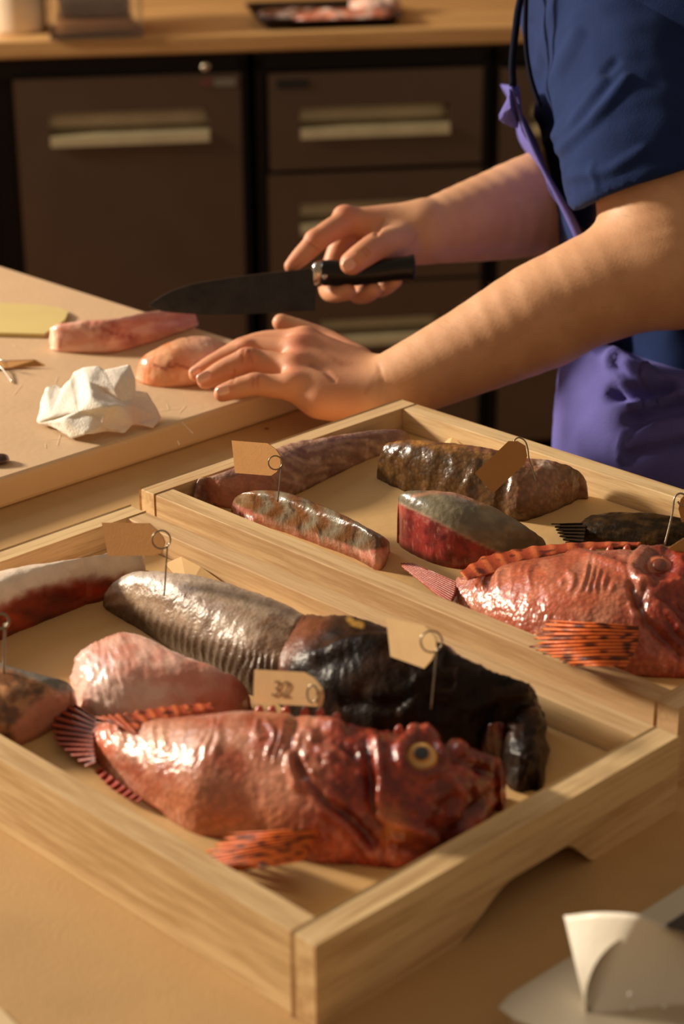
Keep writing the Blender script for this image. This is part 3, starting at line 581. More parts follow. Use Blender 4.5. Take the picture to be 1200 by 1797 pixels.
# --- red scorpionfish
redm = mat('red_fish_skin', None, .27, vcol=True, nz=(70, .16), vor=(300, .35, .22), bump=(260, .28), coat=.5, coatr=.2, spec=.4)
HEADP = [(515, 1262), (560, 1245), (640, 1262), (720, 1268), (800, 1300), (885, 1350), (885, 1410), (800, 1470), (700, 1520), (600, 1440), (540, 1400), (512, 1330)]
def mkred(dx, dy, sx, tag, zf, lab, near, far, hs, headx, eye, grooves, ridges, pale, finp, tailp, dorsal, anal, eyer, pelvis=None):
    r = thing('red_fish', lab, 'fish', U(*near[len(near)//2], zf), 0)
    def cf(px, py, u, s, V):
        t = nz2(px, py, .02, 3); c = mixc(fill(px, C(178, 92, 66)), fill(px, C(208, 136, 108)), sst(-.35, .4, t))
        c = mixc(c, fill(px, C(150, 44, 30)), sst(.72, 1., s)*.75)
        hd_ = sst(-40, 55, px-headx+18*nz2(px, py, .02, 4)); hc = mixc(fill(px, C(124, 34, 22)), fill(px, C(172, 64, 40)), sst(-.3, .45, nz2(px, py, .03, 9)))
        hc = mixc(hc, fill(px, C(96, 22, 16)), sst(.0, .5, nz2(px, py, .05, 11))*.6); c = mixc(c, hc, hd_)
        for P, w, cc, a in pale: c = mixc(c, fill(px, cc), soft(px, py, P, w)*a)
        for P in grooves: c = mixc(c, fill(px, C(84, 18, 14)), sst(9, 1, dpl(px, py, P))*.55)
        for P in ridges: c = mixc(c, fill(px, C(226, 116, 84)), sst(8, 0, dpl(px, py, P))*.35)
        return c
    def dp(px, py, u, s, V):
        d = 0.
        for P in grooves: d = d-.0032*sst(15, 0, dpl(px, py, P))
        for P in ridges: d = d+.0030*sst(14, 0, dpl(px, py, P))
        d = d-.0035*sst(eyer*1.35, eyer*.7, np.hypot(px-eye[0], py-eye[1]))+.0034*sst(16, 4, np.abs(np.hypot(px-eye[0], (py-eye[1])*1.1)-eyer*1.75))
        body = sst(20, -60, px-headx)
        tv = tvf(px, py, near, far); d = d+.0014*streak(px, py, 12, 19, 2., 22, 2)*body*sst(.56, .70, tv)*sst(.95, .86, tv)*sst(-.35, .25, nz2(px, py, .02, 12))
        d = d+.0016*nz2(px, py, .03, 5)*(1-body)+.0010*nz2(px, py, .07, 6)*(1-body)
        return d*(1-.75*sst(835, 872, px)*(headx < 900))
    piece('body', near, far, hs, zf, redm, cf, None, None, parent=r, pn=2.15, pf=2.3, e0=.02, e1=.05, disp=dp, n=260, k=90, nzamp=.0006)
    # dorsal spine stubs in a row
    for x, y in dorsal[1]:
        p = U(x, y+5, zf+.040); V, F = tube([p-np.array([0, 0, .005]), p+np.array([0, .0, -.001]), p+np.array([.0010, .001, .0012])], [.0030, .0026, .0010], 8, 6); mk('dorsal_spine', V, F, mat('spine_red', (190, 84, 62), .3, coat=.6), r)
    fin('dorsal_fin', dorsal[0][0], dorsal[0][1], zf+.027, zf+.026, r, finm, C(170, 72, 44), C(214, 112, 64), spots=.75, rays=11, seed=4, lift=.0012, amp=.00025, rag=.10, th=.0007)
    fin('tail_fin', tailp[0], tailp[1], zf+.011, zf+.006, r, finm, C(64, 18, 14), C(168, 74, 50), rays=11, rag=.12, seed=2, amp=.0006)
    fin('pectoral_fin', finp[0], finp[1], finp[2], finp[3], r, finm, C(170, 58, 22), C(232, 118, 50), spots=.9, rays=12, rag=.25, lift=finp[4], seed=6, amp=.0014)
    if anal: fin('anal_fin', anal[0], anal[1], zf+.006, zf+.003, r, finm, C(150, 48, 36), C(190, 90, 66), rays=7, seed=3)
    return r
near1 = [(162, 1330), (185, 1352), (230, 1392), (300, 1440), (350, 1466), (430, 1478), (500, 1502), (560, 1516), (640, 1520), (700, 1524), (760, 1506), (820, 1468), (870, 1424), (888, 1392)]
far1 = [(158, 1262), (190, 1262), (240, 1258), (310, 1248), (380, 1240), (450, 1237), (520, 1240), (590, 1252), (650, 1266), (710, 1276), (770, 1288), (820, 1310), (865, 1338), (886, 1370)]
hs1 = [.010, .018, .026, .036, .044, .049, .051, .053, .054, .053, .049, .042, .034, .024]
eye1 = (739, 1326)
gr1 = [[(518, 1262), (512, 1310), (530, 1360), (565, 1405), (620, 1442), (652, 1480)], [(640, 1300), (648, 1350), (650, 1410), (664, 1450)], [(888, 1374), (862, 1390), (836, 1416), (806, 1450), (786, 1474)],
       [(560, 1298), (600, 1312), (620, 1322)], [(690, 1486), (740, 1500), (790, 1484)], [(780, 1300), (800, 1330), (850, 1352)], [(846, 1352), (870, 1362)]]
rd1 = [[(535, 1285), (570, 1298), (610, 1330)], [(532, 1370), (565, 1418), (612, 1450), (650, 1500)], [(660, 1300), (668, 1370), (664, 1430)], [(700, 1268), (718, 1284), (750, 1290)], [(790, 1300), (812, 1318)],
       [(660, 1430), (700, 1446), (760, 1470)], [(812, 1462), (845, 1424), (884, 1396)], [(560, 1270), (600, 1276)], [(790, 1360), (810, 1400), (800, 1430)], [(520, 1290), (508, 1340), (520, 1380)]]
pale1 = [([(180, 1280), (330, 1270), (420, 1300), (300, 1330), (200, 1330)], 25, C(244, 196, 166), .6), ([(240, 1400), (330, 1380), (500, 1400), (520, 1440), (440, 1470), (330, 1460)], 30, C(226, 146, 104), .8),
         ([(440, 1330), (500, 1330), (515, 1400), (450, 1420)], 25, C(226, 160, 130), .6), ([(555, 1420), (600, 1450), (640, 1500), (560, 1512), (520, 1490)], 15, C(206, 96, 66), .8),
         ([(650, 1410), (700, 1420), (720, 1470), (670, 1475)], 18, C(206, 120, 60), .8), ([(640, 1495), (760, 1490), (700, 1520)], 12, C(196, 104, 80), .8), ([(155, 1260), (200, 1270), (205, 1320), (160, 1330)], 14, C(226, 120, 84), .8)]
rf = mkred(0, 0, 1, 'front', Z1, 'bright-eyed whole red fish across the near half of the front tray', near1, far1, hs1, 560, eye1, gr1, rd1, pale1,
      ([(560, 1455), (548, 1480), (530, 1510)], [(400, 1462), (345, 1520), (400, 1530)], Z1+.018, Z1+.004, .010),
      ([(172, 1262), (166, 1298), (168, 1338)], [(112, 1222), (92, 1290), (150, 1346)]),
      (([(205, 1272), (250, 1290), (300, 1262), (380, 1246)], [(168, 1258), (215, 1252), (290, 1240), (370, 1234)]), [(455, 1238), (477, 1238), (502, 1239), (535, 1240), (562, 1242), (590, 1250), (700, 1272), (722, 1270)]),
      ([(176, 1346), (215, 1378), (250, 1402)], [(166, 1356), (200, 1388), (240, 1408)]), 22)
def eyeball(parent, px, py, z, r, milky=False):
    p = U(px, py, z); e = thing2 = None
    v = -(p-CP); v /= np.linalg.norm(v); v = v*.6+np.array([0.05, -.1, .75]); v /= np.linalg.norm(v)
    a = np.cross(v, [1, 0, 0]); a /= np.linalg.norm(a); b = np.cross(v, a)
    def cap(r0, r1, off, nr=8, seg=32, dome=.35):
        V = []; 
        for i in range(nr+1):
            rr = r0+(r1-r0)*i/nr
            for k in range(seg): t = 2*math.pi*k/seg; V.append(p+a*rr*math.cos(t)+b*rr*math.sin(t)+v*(off+dome*r*(1-(rr/r)**2)))
        F = [(i*seg+k, (i+1)*seg+k, (i+1)*seg+(k+1) % seg, i*seg+(k+1) % seg) for i in range(nr) for k in range(seg)]
        if r0 == 0: pass
        return V, F
    g = (180, 96, 60) if milky else (230, 150, 60)
    V, F = cap(0, r*1.02, 0); o = mk('eye', V, F, mat('iris%d' % milky, g, .2, coat=1, nz=(300, .15), coatr=.03), parent, solid=.0006)
    V, F = cap(r*.62, r*.86, .0004); mk('iris_ring', V, F, mat('iris_ring%d' % milky, (196, 110, 74) if milky else (246, 196, 110), .2, coat=1, coatr=.03), o, solid=.0003)
    V, F = cap(0, r*.46, .0008, dome=.45); mk('pupil', V, F, mat('pupil%d' % milky, (120, 60, 44) if milky else (12, 22, 34), .08, coat=1, coatr=.03), o, solid=.0003)
eyeball(rf, 739, 1328, Z1+.0485, .0085)
near2 = [(790, 1060), (812, 1076), (850, 1104), (900, 1135), (960, 1160), (1020, 1178), (1090, 1186), (1160, 1190), (1230, 1190), (1300, 1176), (1350, 1146), (1376, 1116)]
far2 = [(800, 1008), (825, 1004), (870, 988), (930, 974), (990, 962), (1050, 955), (1110, 952), (1180, 955), (1250, 975), (1310, 1000), (1350, 1036), (1376, 1076)]
hs2 = [.010, .016, .026, .036, .043, .047, .050, .051, .049, .043, .032, .020]
gr2 = [[(1130, 1035), (1120, 1060), (1130, 1090), (1160, 1120), (1190, 1150)], [(1110, 1030), (1116, 1060)], [(1200, 1060), (1240, 1100)], [(1385, 1100), (1330, 1120), (1300, 1150)]]
rd2 = [[(1128, 1025), (1150, 1022), (1190, 1030)], [(1112, 1060), (1118, 1080)], [(1000, 966), (1060, 985), (1100, 1000)], [(1200, 1030), (1260, 1060), (1300, 1070)], [(1140, 1050), (1180, 1080), (1200, 1110)]]
pale2 = [([(1110, 1080), (1150, 1110), (1230, 1180), (1110, 1180), (1100, 1130)], 20, C(206, 112, 92), .8), ([(860, 1010), (960, 985), (1080, 990), (1100, 1060), (900, 1080)], 35, C(212, 110, 72), .5), ([(1120, 1060), (1130, 1060), (1124, 1082), (1114, 1080)], 6, C(240, 190, 160), .7)]
rf2 = mkred(0, 0, 1, 'back', Z2, 'whole red fish in the back tray, head running past the right edge', near2, far2, hs2, 1120, (1157, 997), gr2, rd2, pale2,
      ([(1120, 1098), (1118, 1130), (1100, 1168)], [(960, 1088), (938, 1135), (1000, 1168)], Z2+.036, Z2+.026, .010),
      ([(803, 1022), (800, 1042), (790, 1062)], [(722, 988), (704, 992), (740, 1022)]),
      (([(820, 1018), (870, 1004), (925, 985), (990, 970), (1060, 962), (1120, 958)], [(806, 1004), (850, 976), (915, 962), (985, 954), (1060, 951), (1125, 952)]), [(1010, 962), (1040, 959), (1070, 957), (1100, 955)]), None, 24)
eyeball(rf2, 1157, 998, Z2+.047, .0095, True)
# ------------------------------------------------------------------ the person
pr_ = thing('person', 'person in a navy t-shirt and purple apron, cutting fish with a dark knife', 'person', (.30, 1.86, -.9), 0)
skin = mat('skin', None, .5, vcol=True, nz=(45, .015), bump=(420, .10), sss=.15, spec=.4)
SC = 1/FPX
def J(l): return [D(*p) for p in l]
# left arm (near): depth of each joint along the lens axis
shoL = D(1165, -70, 1.80); elb = D(1178, 462, 1.70); wrs = D(672, 682, 1.735)
lo = np.min([D(330, 560, 1.70), D(300, 800, 1.80), D(1320, 500, 1.6), D(1300, -60, 1.95)], 0)-.02
def arm_left():
    g = SDF(np.array([D(320, 700, 1.75)[0]-.01, 1.48, -.005]), np.array([D(1330, 400, 1.8)[0], 1.93, D(1100, 60, 1.75)[2]]), .0021)
    fore = [wrs, wrs*.72+elb*.28, wrs*.45+elb*.55, wrs*.2+elb*.8, elb]
    off = np.array([0, 0, 1.])
    g.chain([fore[0]+off*.000, fore[1]+off*.003, fore[2]+off*.006, fore[3]+off*.006, elb+off*.0], [.0272, .0338, .0432, .0490, .0500], .02)
    g.chain([fore[0]-RT*0+np.array([.0, -.012, -.004]), fore[1]+np.array([0, -.006, -.004]), fore[2]], [.020, .030, .040], .02)
    g.chain([elb, D(1160, 350, 1.715), D(1150, 180, 1.75)], [.0495, .0560, .060], .02)
    g.cone(D(1205, 500, 1.70), D(1190, 470, 1.70), .030, .035, .02)
    # palm / back of the hand
    mi, mm, mr, mp = D(536, 600, 1.765), D(522, 618, 1.748), D(514, 648, 1.728), D(514, 680, 1.708)
    w1, w2, w3 = D(660, 664, 1.75), D(655, 682, 1.735), D(650, 700, 1.718)
    g.cone(w1, mi, .0175, .0125, .012); g.cone(w2, mm, .0175, .0130, .012); g.cone(w2, mr, .0170, .0122, .012); g.cone(w3, mp, .0185, .0118, .012)
    for a_, b_, w_ in ((mi, mm, w1), (mm, mr, w2), (mr, mp, w3)): g.cone(w_, a_*.5+b_*.5+(w_-a_)*.06, .0165, .0122, .010)
    g.cone(D(640, 712, 1.712), D(560, 706, 1.702), .0165, .0145, .014)      # heel of the hand
    g.cone(D(640, 700, 1.73), D(545, 690, 1.715), .016, .012, .014)
    # fingers
    g.chain([mi, D(470, 600, 1.775), D(425, 612, 1.775), D(378, 636, 1.772), D(352, 650, 1.770)], [.0120, .0105, .0100, .0087, .0074], .003)
    g.chain([mm, D(450, 612, 1.758), D(432, 618, 1.756), D(385, 634, 1.752), D(345, 656, 1.748)], [.0122, .0108, .0106, .0095, .0076], .0025)
    g.chain([mr, D(455, 635, 1.735), D(433, 634, 1.733), D(393, 650, 1.730), D(361, 668, 1.726)], [.0125, .0111, .0109, .0099, .0080], .0025)
    g.chain([mp, D(462, 676, 1.706), D(448, 674, 1.704), D(415, 682, 1.702), D(390, 690, 1.700)], [.0114, .0100, .0098, .0091, .0077], .0025)
    for p, r in ((D(434, 623, 1.729), .0070), (D(432, 607, 1.753), .0064), (D(448, 667, 1.701), .0058), (D(425, 606, 1.772), .006)): g.ell(p, np.eye(3), (r*1.4, r, r), .004)
    for p, r in ((D(532, 592, 1.764), .0088), (D(524, 606, 1.745), .0088), (D(518, 636, 1.722), .0080), (D(515, 668, 1.702), .0070)): g.ell(p, np.eye(3), (r*1.3, r*.85, r*.85), .009)
    # thumb behind the hand
    g.chain([D(625, 640, 1.77), D(575, 604, 1.795), D(528, 582, 1.80), D(493, 566, 1.80)], [.0175, .0130, .0108, .0082], .008)
    # tendons on the back of the hand
    for a, b in ((mi, w1), (mm, w2), (mr, w2)):
        u = np.array([0, -.3, .95]); g.cone(a+u*.0085, (a*.35+b*.65)+u*.0115, .0036, .0028, .006)
    return g.mesh()
VL, FL = arm_left()
def arm_right():
    g = SDF(np.array([D(490, 400, 1.9)[0], 1.70, D(560, 560, 1.9)[2]]), np.array([D(1260, 300, 2.1)[0], 2.12, D(1100, 120, 2.1)[2]]), .0021)
    wr = D(757, 400, 1.905); el = D(1120, 300, 2.02)
    g.chain([wr, wr*.75+el*.25, wr*.45+el*.55, el], [.0270, .0365, .0465, .0510], .02)
    g.chain([wr+np.array([0, 0, -.008]), wr*.7+el*.3+np.array([0, 0, -.012]), wr*.4+el*.6+np.array([0, 0, -.014])], [.024, .036, .044], .02)
    g.chain([el, D(1200, 200, 2.0)], [.047, .052], .02)
    mi, mm, mr, mp = D(612, 388, 1.885), D(640, 392, 1.905), D(665, 400, 1.925), D(690, 412, 1.94)
    w = D(735, 398, 1.90)
    g.cone(w, mi, .0215, .0128, .012); g.cone(w, mm, .0210, .0128, .012); g.cone(D(742, 402, 1.915), mr, .020, .0125, .012); g.cone(D(745, 410, 1.925), mp, .020, .012, .012)
    g.cone(D(735, 420, 1.895), D(680, 430, 1.880), .0190, .0165, .014)   # thenar
    g.cone(D(715, 430, 1.90), D(690, 440, 1.905), .016, .014, .014)
    g.ell(D(604, 376, 1.880), np.eye(3), (.011, .010, .009), .007)
    # index finger along the spine of the knife
    g.chain([mi, D(575, 408, 1.868), D(556, 424, 1.862), D(530, 448, 1.858), D(511, 467, 1.856)], [.0128, .0112, .0105, .0092, .0070], .003)
    g.ell(D(552, 417, 1.860), np.eye(3), (.0092, .0085, .0078), .004)
    # thumb on the near side of the handle
    g.chain([D(700, 425, 1.875), D(664, 432, 1.850), D(636, 448, 1.833), D(617, 462, 1.830)], [.0172, .0140, .0122, .0112], .006)
    # three fingers wrapped behind and below the handle, tips toward the viewer
    g.chain([mm, D(602, 425, 1.900), D(583, 470, 1.900), D(576, 505, 1.885), D(585, 514, 1.862), D(610, 512, 1.846)], [.0122, .0112, .0104, .0096, .0094, .0082], .003)
    g.chain([mr, D(632, 430, 1.918), D(618, 475, 1.912), D(624, 512, 1.886), D(640, 516, 1.862), D(655, 510, 1.848)], [.0118, .0108, .0100, .0094, .0090, .0080], .003)
    g.chain([mp, D(668, 440, 1.925), D(652, 480, 1.912), D(662, 504, 1.890), D(676, 504, 1.866), D(694, 492, 1.852)], [.0110, .0100, .0092, .0088, .0080, .0070], .003)
    return g.mesh()
VR, FR = arm_right()
# hidden trunk that joins both arms inside the shirt
TOR = [D(1215, -40, 1.90), D(1265, 250, 1.92), D(1290, 520, 1.93), D(1290, 780, 1.93)]
def trunk(rad, grow, h, arms=True, lo_z=-.35):
    c = np.array(TOR); g = SDF(c.min(0)-.27, c.max(0)+.27, h); dy = np.array([0, .075, 0])
    for sgn in (-1, 1): g.chain([p+sgn*dy for p in TOR], [r+grow for r in rad], .05)
    g.chain(TOR, [r+grow for r in rad], .05)
    return g
g = trunk([.118, .112, .110, .120], 0, .008)
g.cone(TOR[0], TOR[0]+np.array([-.02, 0, .17]), .058, .055, .05); g.cone(D(1150, -60, 1.83), D(1150, 200, 1.76), .055, .05, .03); g.cone(TOR[0]+np.array([0, .14, .0]), D(1180, 230, 2.0), .055, .05, .03)
VT, FT = g.mesh()
VV = np.vstack([smooth(VL, FL, 2), smooth(VR, FR, 2), VT]); FF = np.vstack([FL, FR+len(VL), FT+len(VL)+len(VR)])
def skincol(V):
    px, py = PX(V); n = nz2(px, py, .02, 1); c = mixc(fill(px, C(210, 158, 118)), fill(px, C(218, 167, 127)), sst(-.4, .4, n))
    hand = np.maximum(sst(680, 600, px)*sst(560, 585, py), sst(720, 640, px)*sst(560, 540, py)*(V[:, 2] > .05))
    c = mixc(c, fill(px, C(206, 140, 106)), hand*.7)
    for x, y, r in ((434, 628, 16), (432, 606, 14), (448, 670, 14), (530, 592, 24), (520, 612, 20), (516, 645, 18), (606, 372, 16), (552, 420, 16), (395, 690, 18), (350, 665, 16), (515, 462, 18), (492, 568, 14), (614, 466, 18)):
        c = mixc(c, fill(px, C(206, 104, 80)), sst(r*1.5, 0, np.hypot(px-x, py-y))*.3)
    for P in ([(428, 612), (424, 634)], [(437, 612), (435, 636)], [(444, 616), (442, 634)], [(446, 658), (444, 677)], [(453, 659), (451, 677)], [(412, 650), (408, 672)], [(420, 606), (412, 622)], [(634, 436), (645, 450)], [(640, 434), (650, 446)], [(540, 425), (556, 436)]):
        c = mixc(c, fill(px, C(150, 78, 58)), sst(2.6, .4, dpl(px, py, P))*.45)
    for P in ([(546, 640), (575, 655), (592, 672)], [(560, 610), (600, 640)], [(642, 690), (668, 640)]): c = mixc(c, fill(px, C(160, 96, 70)), sst(7, 0, dpl(px, py, P))*.3)
    return c
CC = skincol(VV)
# creases: small real grooves across knuckles, wrist and the thumb web
NN = normals(VV, FF); px, py = PX(VV); dd = np.zeros(len(VV))
near = np.arange(len(VV)) < len(VL); far_ = (~near) & (np.arange(len(VV)) < len(VL)+len(VR))
for P, a, w in (([(428, 612), (424, 632)], .0010, 3), ([(438, 612), (436, 634)], .0010, 3), ([(446, 658), (444, 676)], .0008, 3), ([(664, 640), (672, 665), (668, 700)], .0006, 6), ([(545, 640), (572, 652), (586, 668)], .0015, 6),
                ([(412, 650), (408, 672)], .0006, 3), ([(400, 640), (397, 658)], .0006, 3)): dd -= a*sst(w, 0, dpl(px, py, P))*near
for P, a, w in (([(664, 400), (672, 386), (660, 410)], .0025, 6), ([(630, 440), (642, 452), (650, 446)], .0008, 4), ([(700, 455), (720, 440), (735, 415)], .0012, 6), ([(540, 425), (556, 436)], .0006, 4)): dd -= a*sst(w, 0, dpl(px, py, P))*far_
dd += .00015*fbm(VV, 45, 1.)*(near | far_)
VV = VV+NN*dd[:, None]
mk('body', VV, FF, skin, pr_, cols=CC)
def nail(px, py, dep, rx, rz_, tilt, hand):
    p = D(px, py, dep); v = -(p-CP); v /= np.linalg.norm(v); a = RT*math.cos(tilt)+UP*math.sin(tilt); b = np.cross(v, a); V = []
    for i in range(6):
        for k in range(20):
            t = 2*math.pi*k/20; r = i/5; V.append(p+a*rx*r*math.copysign(abs(math.cos(t))**.75, math.cos(t))+b*rz_*r*math.copysign(abs(math.sin(t))**.75, math.sin(t))+v*(.0012*(1-r*r)))
    F = [(i*20+k, (i+1)*20+k, (i+1)*20+(k+1) % 20, i*20+(k+1) % 20) for i in range(5) for k in range(20)]
    mk('fingernail', V, F, mat('nail', (232, 176, 150), .25, coat=.5), pr_, solid=.0004)
nail(358, 662, 1.7168, .0068, .0046, .45, 0); nail(391, 686, 1.6914, .0060, .0042, .25, 0); nail(612, 464, 1.8195, .0066, .0058, .7, 1); nail(342, 651, 1.7394, .005, .003, .45, 0)
# fine hair along the forearms
hv, hf = [], []
sel = np.flatnonzero(((px > 705) & (px < 1190) & (near)) | ((px > 765) & (px < 960) & far_ & (py > 250)))
for i in rng.choice(sel, 2600, replace=False):
    p = VV[i]; nrm = NN[i]; d_ = nrm*.55+np.array([-.6, -.1, .1])+rng.normal(0, .18, 3); d_ /= np.linalg.norm(d_); L_ = rng.uniform(.004, .009)
    sd = np.cross(d_, nrm+.01); sd /= np.linalg.norm(sd)+1e-9; sd *= .00005; n0 = len(hv)
    hv += [p-sd, p+sd, p+d_*L_*.55+nrm*.0003+sd*.7, p+d_*L_*.55+nrm*.0003-sd*.7, p+d_*L_-nrm*L_*.18]
    hf += [(n0, n0+1, n0+2, n0+3), (n0+3, n0+2, n0+4)]
mk('arm_hair', hv, hf, mat('arm_hair', (150, 104, 62), .5), pr_, kind='stuff')
# ------------------------------------------------------------------ shirt
shirt = mat('navy_cotton', (29, 46, 90), .85, nz=(30, .10), bump=(900, .35), sheen=.04, spec=.1)
g = trunk([.152, .153, .149, .147], 0, .005)
g.halfspace(D(1200, 660, 1.9), (0, 0, -1)); g.halfspace(TOR[0]+np.array([0, 0, .13]), (0, 0, 1))
VS, FS = g.mesh()
lo_ = np.min([D(930, 400, 1.6), D(930, -160, 1.95)], 0); g = SDF(lo_-np.array([.03, .03, .02]), D(1420, -190, 1.95)+np.array([.06, .06, .06]), .0036)
g.chain([D(1205, 560, 1.73), D(1146, 330, 1.722), D(1136, 190, 1.76), D(1140, 20, 1.82), D(1180, -120, 1.88)], [.071, .0735, .083, .094, .088], .02)
g.cone(TOR[0]+np.array([0, -.06, 0]), TOR[1]+np.array([0, -.06, 0]), .130, .125, .05)
pc = D(1098, 338, 1.722); dn = D(1205, 560, 1.73)-D(1146, 330, 1.722); e1 = D(1200, 300, 1.66)-D(996, 374, 1.72)
nC = np.cross(np.cross(e1, dn), e1); nC /= np.linalg.norm(nC); nC *= np.sign(nC@dn); g.halfspace(D(996, 374, 1.72), nC)
g.chain([D(1205, 560, 1.73), D(1150, 350, 1.722), D(1146, 290, 1.73)], [.056, .0575, .045], .004, 's')
V2, F2 = g.mesh()
def folds(V, F):
    N = normals(V, F); px, py = PX(V); d = np.zeros(len(V))
    for P, a, w in (([(968, 248), (1000, 210), (1055, 140)], .0055, 19), ([(985, 262), (1040, 215), (1100, 140)], .0050, 17), ([(950, 200), (975, 130), (1010, 60)], .004, 22), ([(1005, 310), (1070, 300), (1130, 262)], .003, 16),
                    ([(985, 225), (1030, 165), (1080, 110)], -.003, 14), ([(942, 120), (960, 60), (975, 0)], .003, 18), ([(1040, 290), (1046, 330)], .002, 10), ([(930, 40), (940, 120), (945, 175)], -.003, 12)):
        d += a*sst(w, 0, dpl(px, py, P))
    hem = np.abs((V-D(996, 374, 1.72))@nC+.0135); d -= .0005*sst(.0025, 0, hem)*(py < 400)
    return V+N*(d+.0022*fbm(V, 16, 4.))[:, None]
VS = folds(smooth(VS, FS, 2), FS); V2 = folds(smooth(V2, F2, 2), F2)
ts = mk('t_shirt', np.vstack([VS, V2]), np.vstack([FS, F2+len(VS)]), shirt, pr_)
# ------------------------------------------------------------------ apron
apm = mat('purple_cotton', (98, 94, 164), .8, nz=(30, .08), bump=(700, .35), sheen=.05, spec=.12)
ap = mk('apron', *(lambda g: (lambda V, F: (lambda px, py: (V+normals(V, F)*((
    .010*sst(26, 0, dpl(px, py, [(1075, 628), (1105, 650), (1135, 668)]))-.013*sst(16, 0, dpl(px, py, [(1080, 640), (1118, 664), (1122, 670)]))
    + .009*sst(18, 0, dpl(px, py, [(1095, 684), (1130, 674), (1136, 655)]))-.016*sst(22, 0, dpl(px, py, [(1078, 692), (1140, 692), (1170, 680)]))
    + .008*sst(14, 0, dpl(px, py, [(1110, 712), (1150, 705), (1200, 690)]))-.014*sst(24, 4, dpl(px, py, [(1110, 740), (1150, 722), (1210, 712)]))
    + .006*sst(12, 0, dpl(px, py, [(1106, 745), (1096, 770), (1085, 808)]))-.003*sst(6, 0, dpl(px, py, [(1112, 745), (1102, 772), (1078, 812)]))
    + .004*sst(20, 0, dpl(px, py, [(1110, 780), (1160, 770), (1200, 760)]))-.004*sst(20, 0, dpl(px, py, [(1110, 800), (1160, 790), (1200, 780)])))+.0018*fbm(V, 18, 9.))[:, None], F))(*PX(V)))(smooth(g[0], g[1], 2), g[1]))(
    (lambda g: g.mesh())((lambda g: (g.halfspace(D(1200, 606, 1.8), (0, 0, 1)), g)[1])((lambda g: (g.chain([D(1250, 560, 1.86), D(1236, 700, 1.85), D(1228, 900, 1.84), D(1228, 1300, 1.9)], [.114, .137, .137, .135], .03), g.chain([D(1265, 560, 1.93), D(1240, 700, 1.95), D(1232, 900, 1.95), D(1232, 1300, 1.95)], [.116, .137, .137, .135], .05), g)[2])(SDF(D(1200, 1300, 1.9)+np.array([-.22, -.30, -.02]), D(1200, 560, 1.9)+np.array([.25, .30, .05]), .005))))), apm, pr_)
# bib: a thin sheet hanging off the leaning chest, edge toward the viewer
edge = [(896, 152), (912, 205), (934, 262), (962, 320), (992, 380), (1018, 440), (1040, 500), (1060, 600)]
E_ = cr(edge, 40); V = []; nj = 14
for i, (x, y) in enumerate(E_):
    for j in range(nj):
        t = j/(nj-1); V.append(D(x+2+10*math.sin(t*3.1)-14*t, y-4*t, 1.785+.20*t)+np.array([.003*math.sin(i*.6+t*5), 0, 0]))
F = [(i*nj+j, i*nj+j+1, (i+1)*nj+j+1, (i+1)*nj+j) for i in range(39) for j in range(nj-1)]
bib = mk('bib', V, F, apm, ap, solid=.0022)
# turned selvage along the near edge of the bib, catching the light
V = []
for i, (x, y) in enumerate(E_):
    w = np.interp(y, [150, 200, 300, 380, 430, 520], [3, 3, 7, 16, 15, 8]); 
    for j in range(5): V.append(D(x+w*j/4, y+1*j/4, 1.784-.004*math.sin(math.pi*j/4)))
F = [(i*5+j, (i+1)*5+j, (i+1)*5+j+1, i*5+j+1) for i in range(39) for j in range(4)]
mk('bib_hem', V, F, apm, ap, solid=.002)
P = [(897, 150), (889, 155), (893, 172), (868, 207), (880, 216), (917, 237), (908, 190)]
pts = [D(x, y, 1.78+.004*i) for i, (x, y) in enumerate(P)]; cpt_ = D(897, 190, 1.765); V = [cpt_]+pts; F = [(0, i+1, (i+1) % 7+1) for i in range(7)]
mk('bib_corner', V, F, apm, ap, solid=.002, sub=1, smooth=False)
V, F = tube([D(900, 152, 1.787), D(899, 110, 1.787), D(905, 50, 1.79), D(913, 0, 1.80), D(940, -90, 1.82)], .0034, 8, 24); mk('neck_strap', V, F, mat('strap_navy', (16, 18, 34), .9, spec=.1), ap)
V, F = tube([D(925, -60, 1.775), D(922, 60, 1.772), D(930, 130, 1.768), D(948, 188, 1.765)], .0022, 8, 24); mk('neck_strap', V, F, MATS['strap_navy'], ap)
# ------------------------------------------------------------------ knife
kd = 1.845
kn = thing('kitchen_knife', 'dark-bladed kitchen knife held in the raised right hand, black handle', 'knife', D(560, 480, kd), 0)
sp = [(262, 538), (268, 530), (285, 519), (310, 507), (345, 497), (400, 488), (460, 480), (520, 474), (556, 470)]; ed = [(262, 538), (272, 543), (290, 547), (320, 550), (360, 552), (410, 552), (460, 550), (510, 547), (553, 545)]
n = 60; A = cr(sp, n); B = cr(ed, n); V = []
for i in range(n):
    for j, (t, th) in enumerate(((0, .0010), (.35, .0011), (.8, .0006), (1, 0.0001))):
        p = A[i]*(1-t)+B[i]*t; V.append(D(p[0], p[1], kd)-np.array([0, th, 0]))
    for j, (t, th) in enumerate(((1, 0.0001), (.8, .0006), (.35, .0011), (0, .0010))):
        p = A[i]*(1-t)+B[i]*t; V.append(D(p[0], p[1], kd)+np.array([0, th, 0]))
F = [(i*8+j, i*8+(j+1) % 8, (i+1)*8+(j+1) % 8, (i+1)*8+j) for i in range(n-1) for j in range(8)]+[tuple(range(8)), tuple((n-1)*8+j for j in range(8))[::-1]]
mk('blade', V, F, mat('carbon_blade', (64, 60, 58), .38, metal=.8, nz=(60, .25), rvar=.1, bump=(120, .1)), kn, smooth=False)
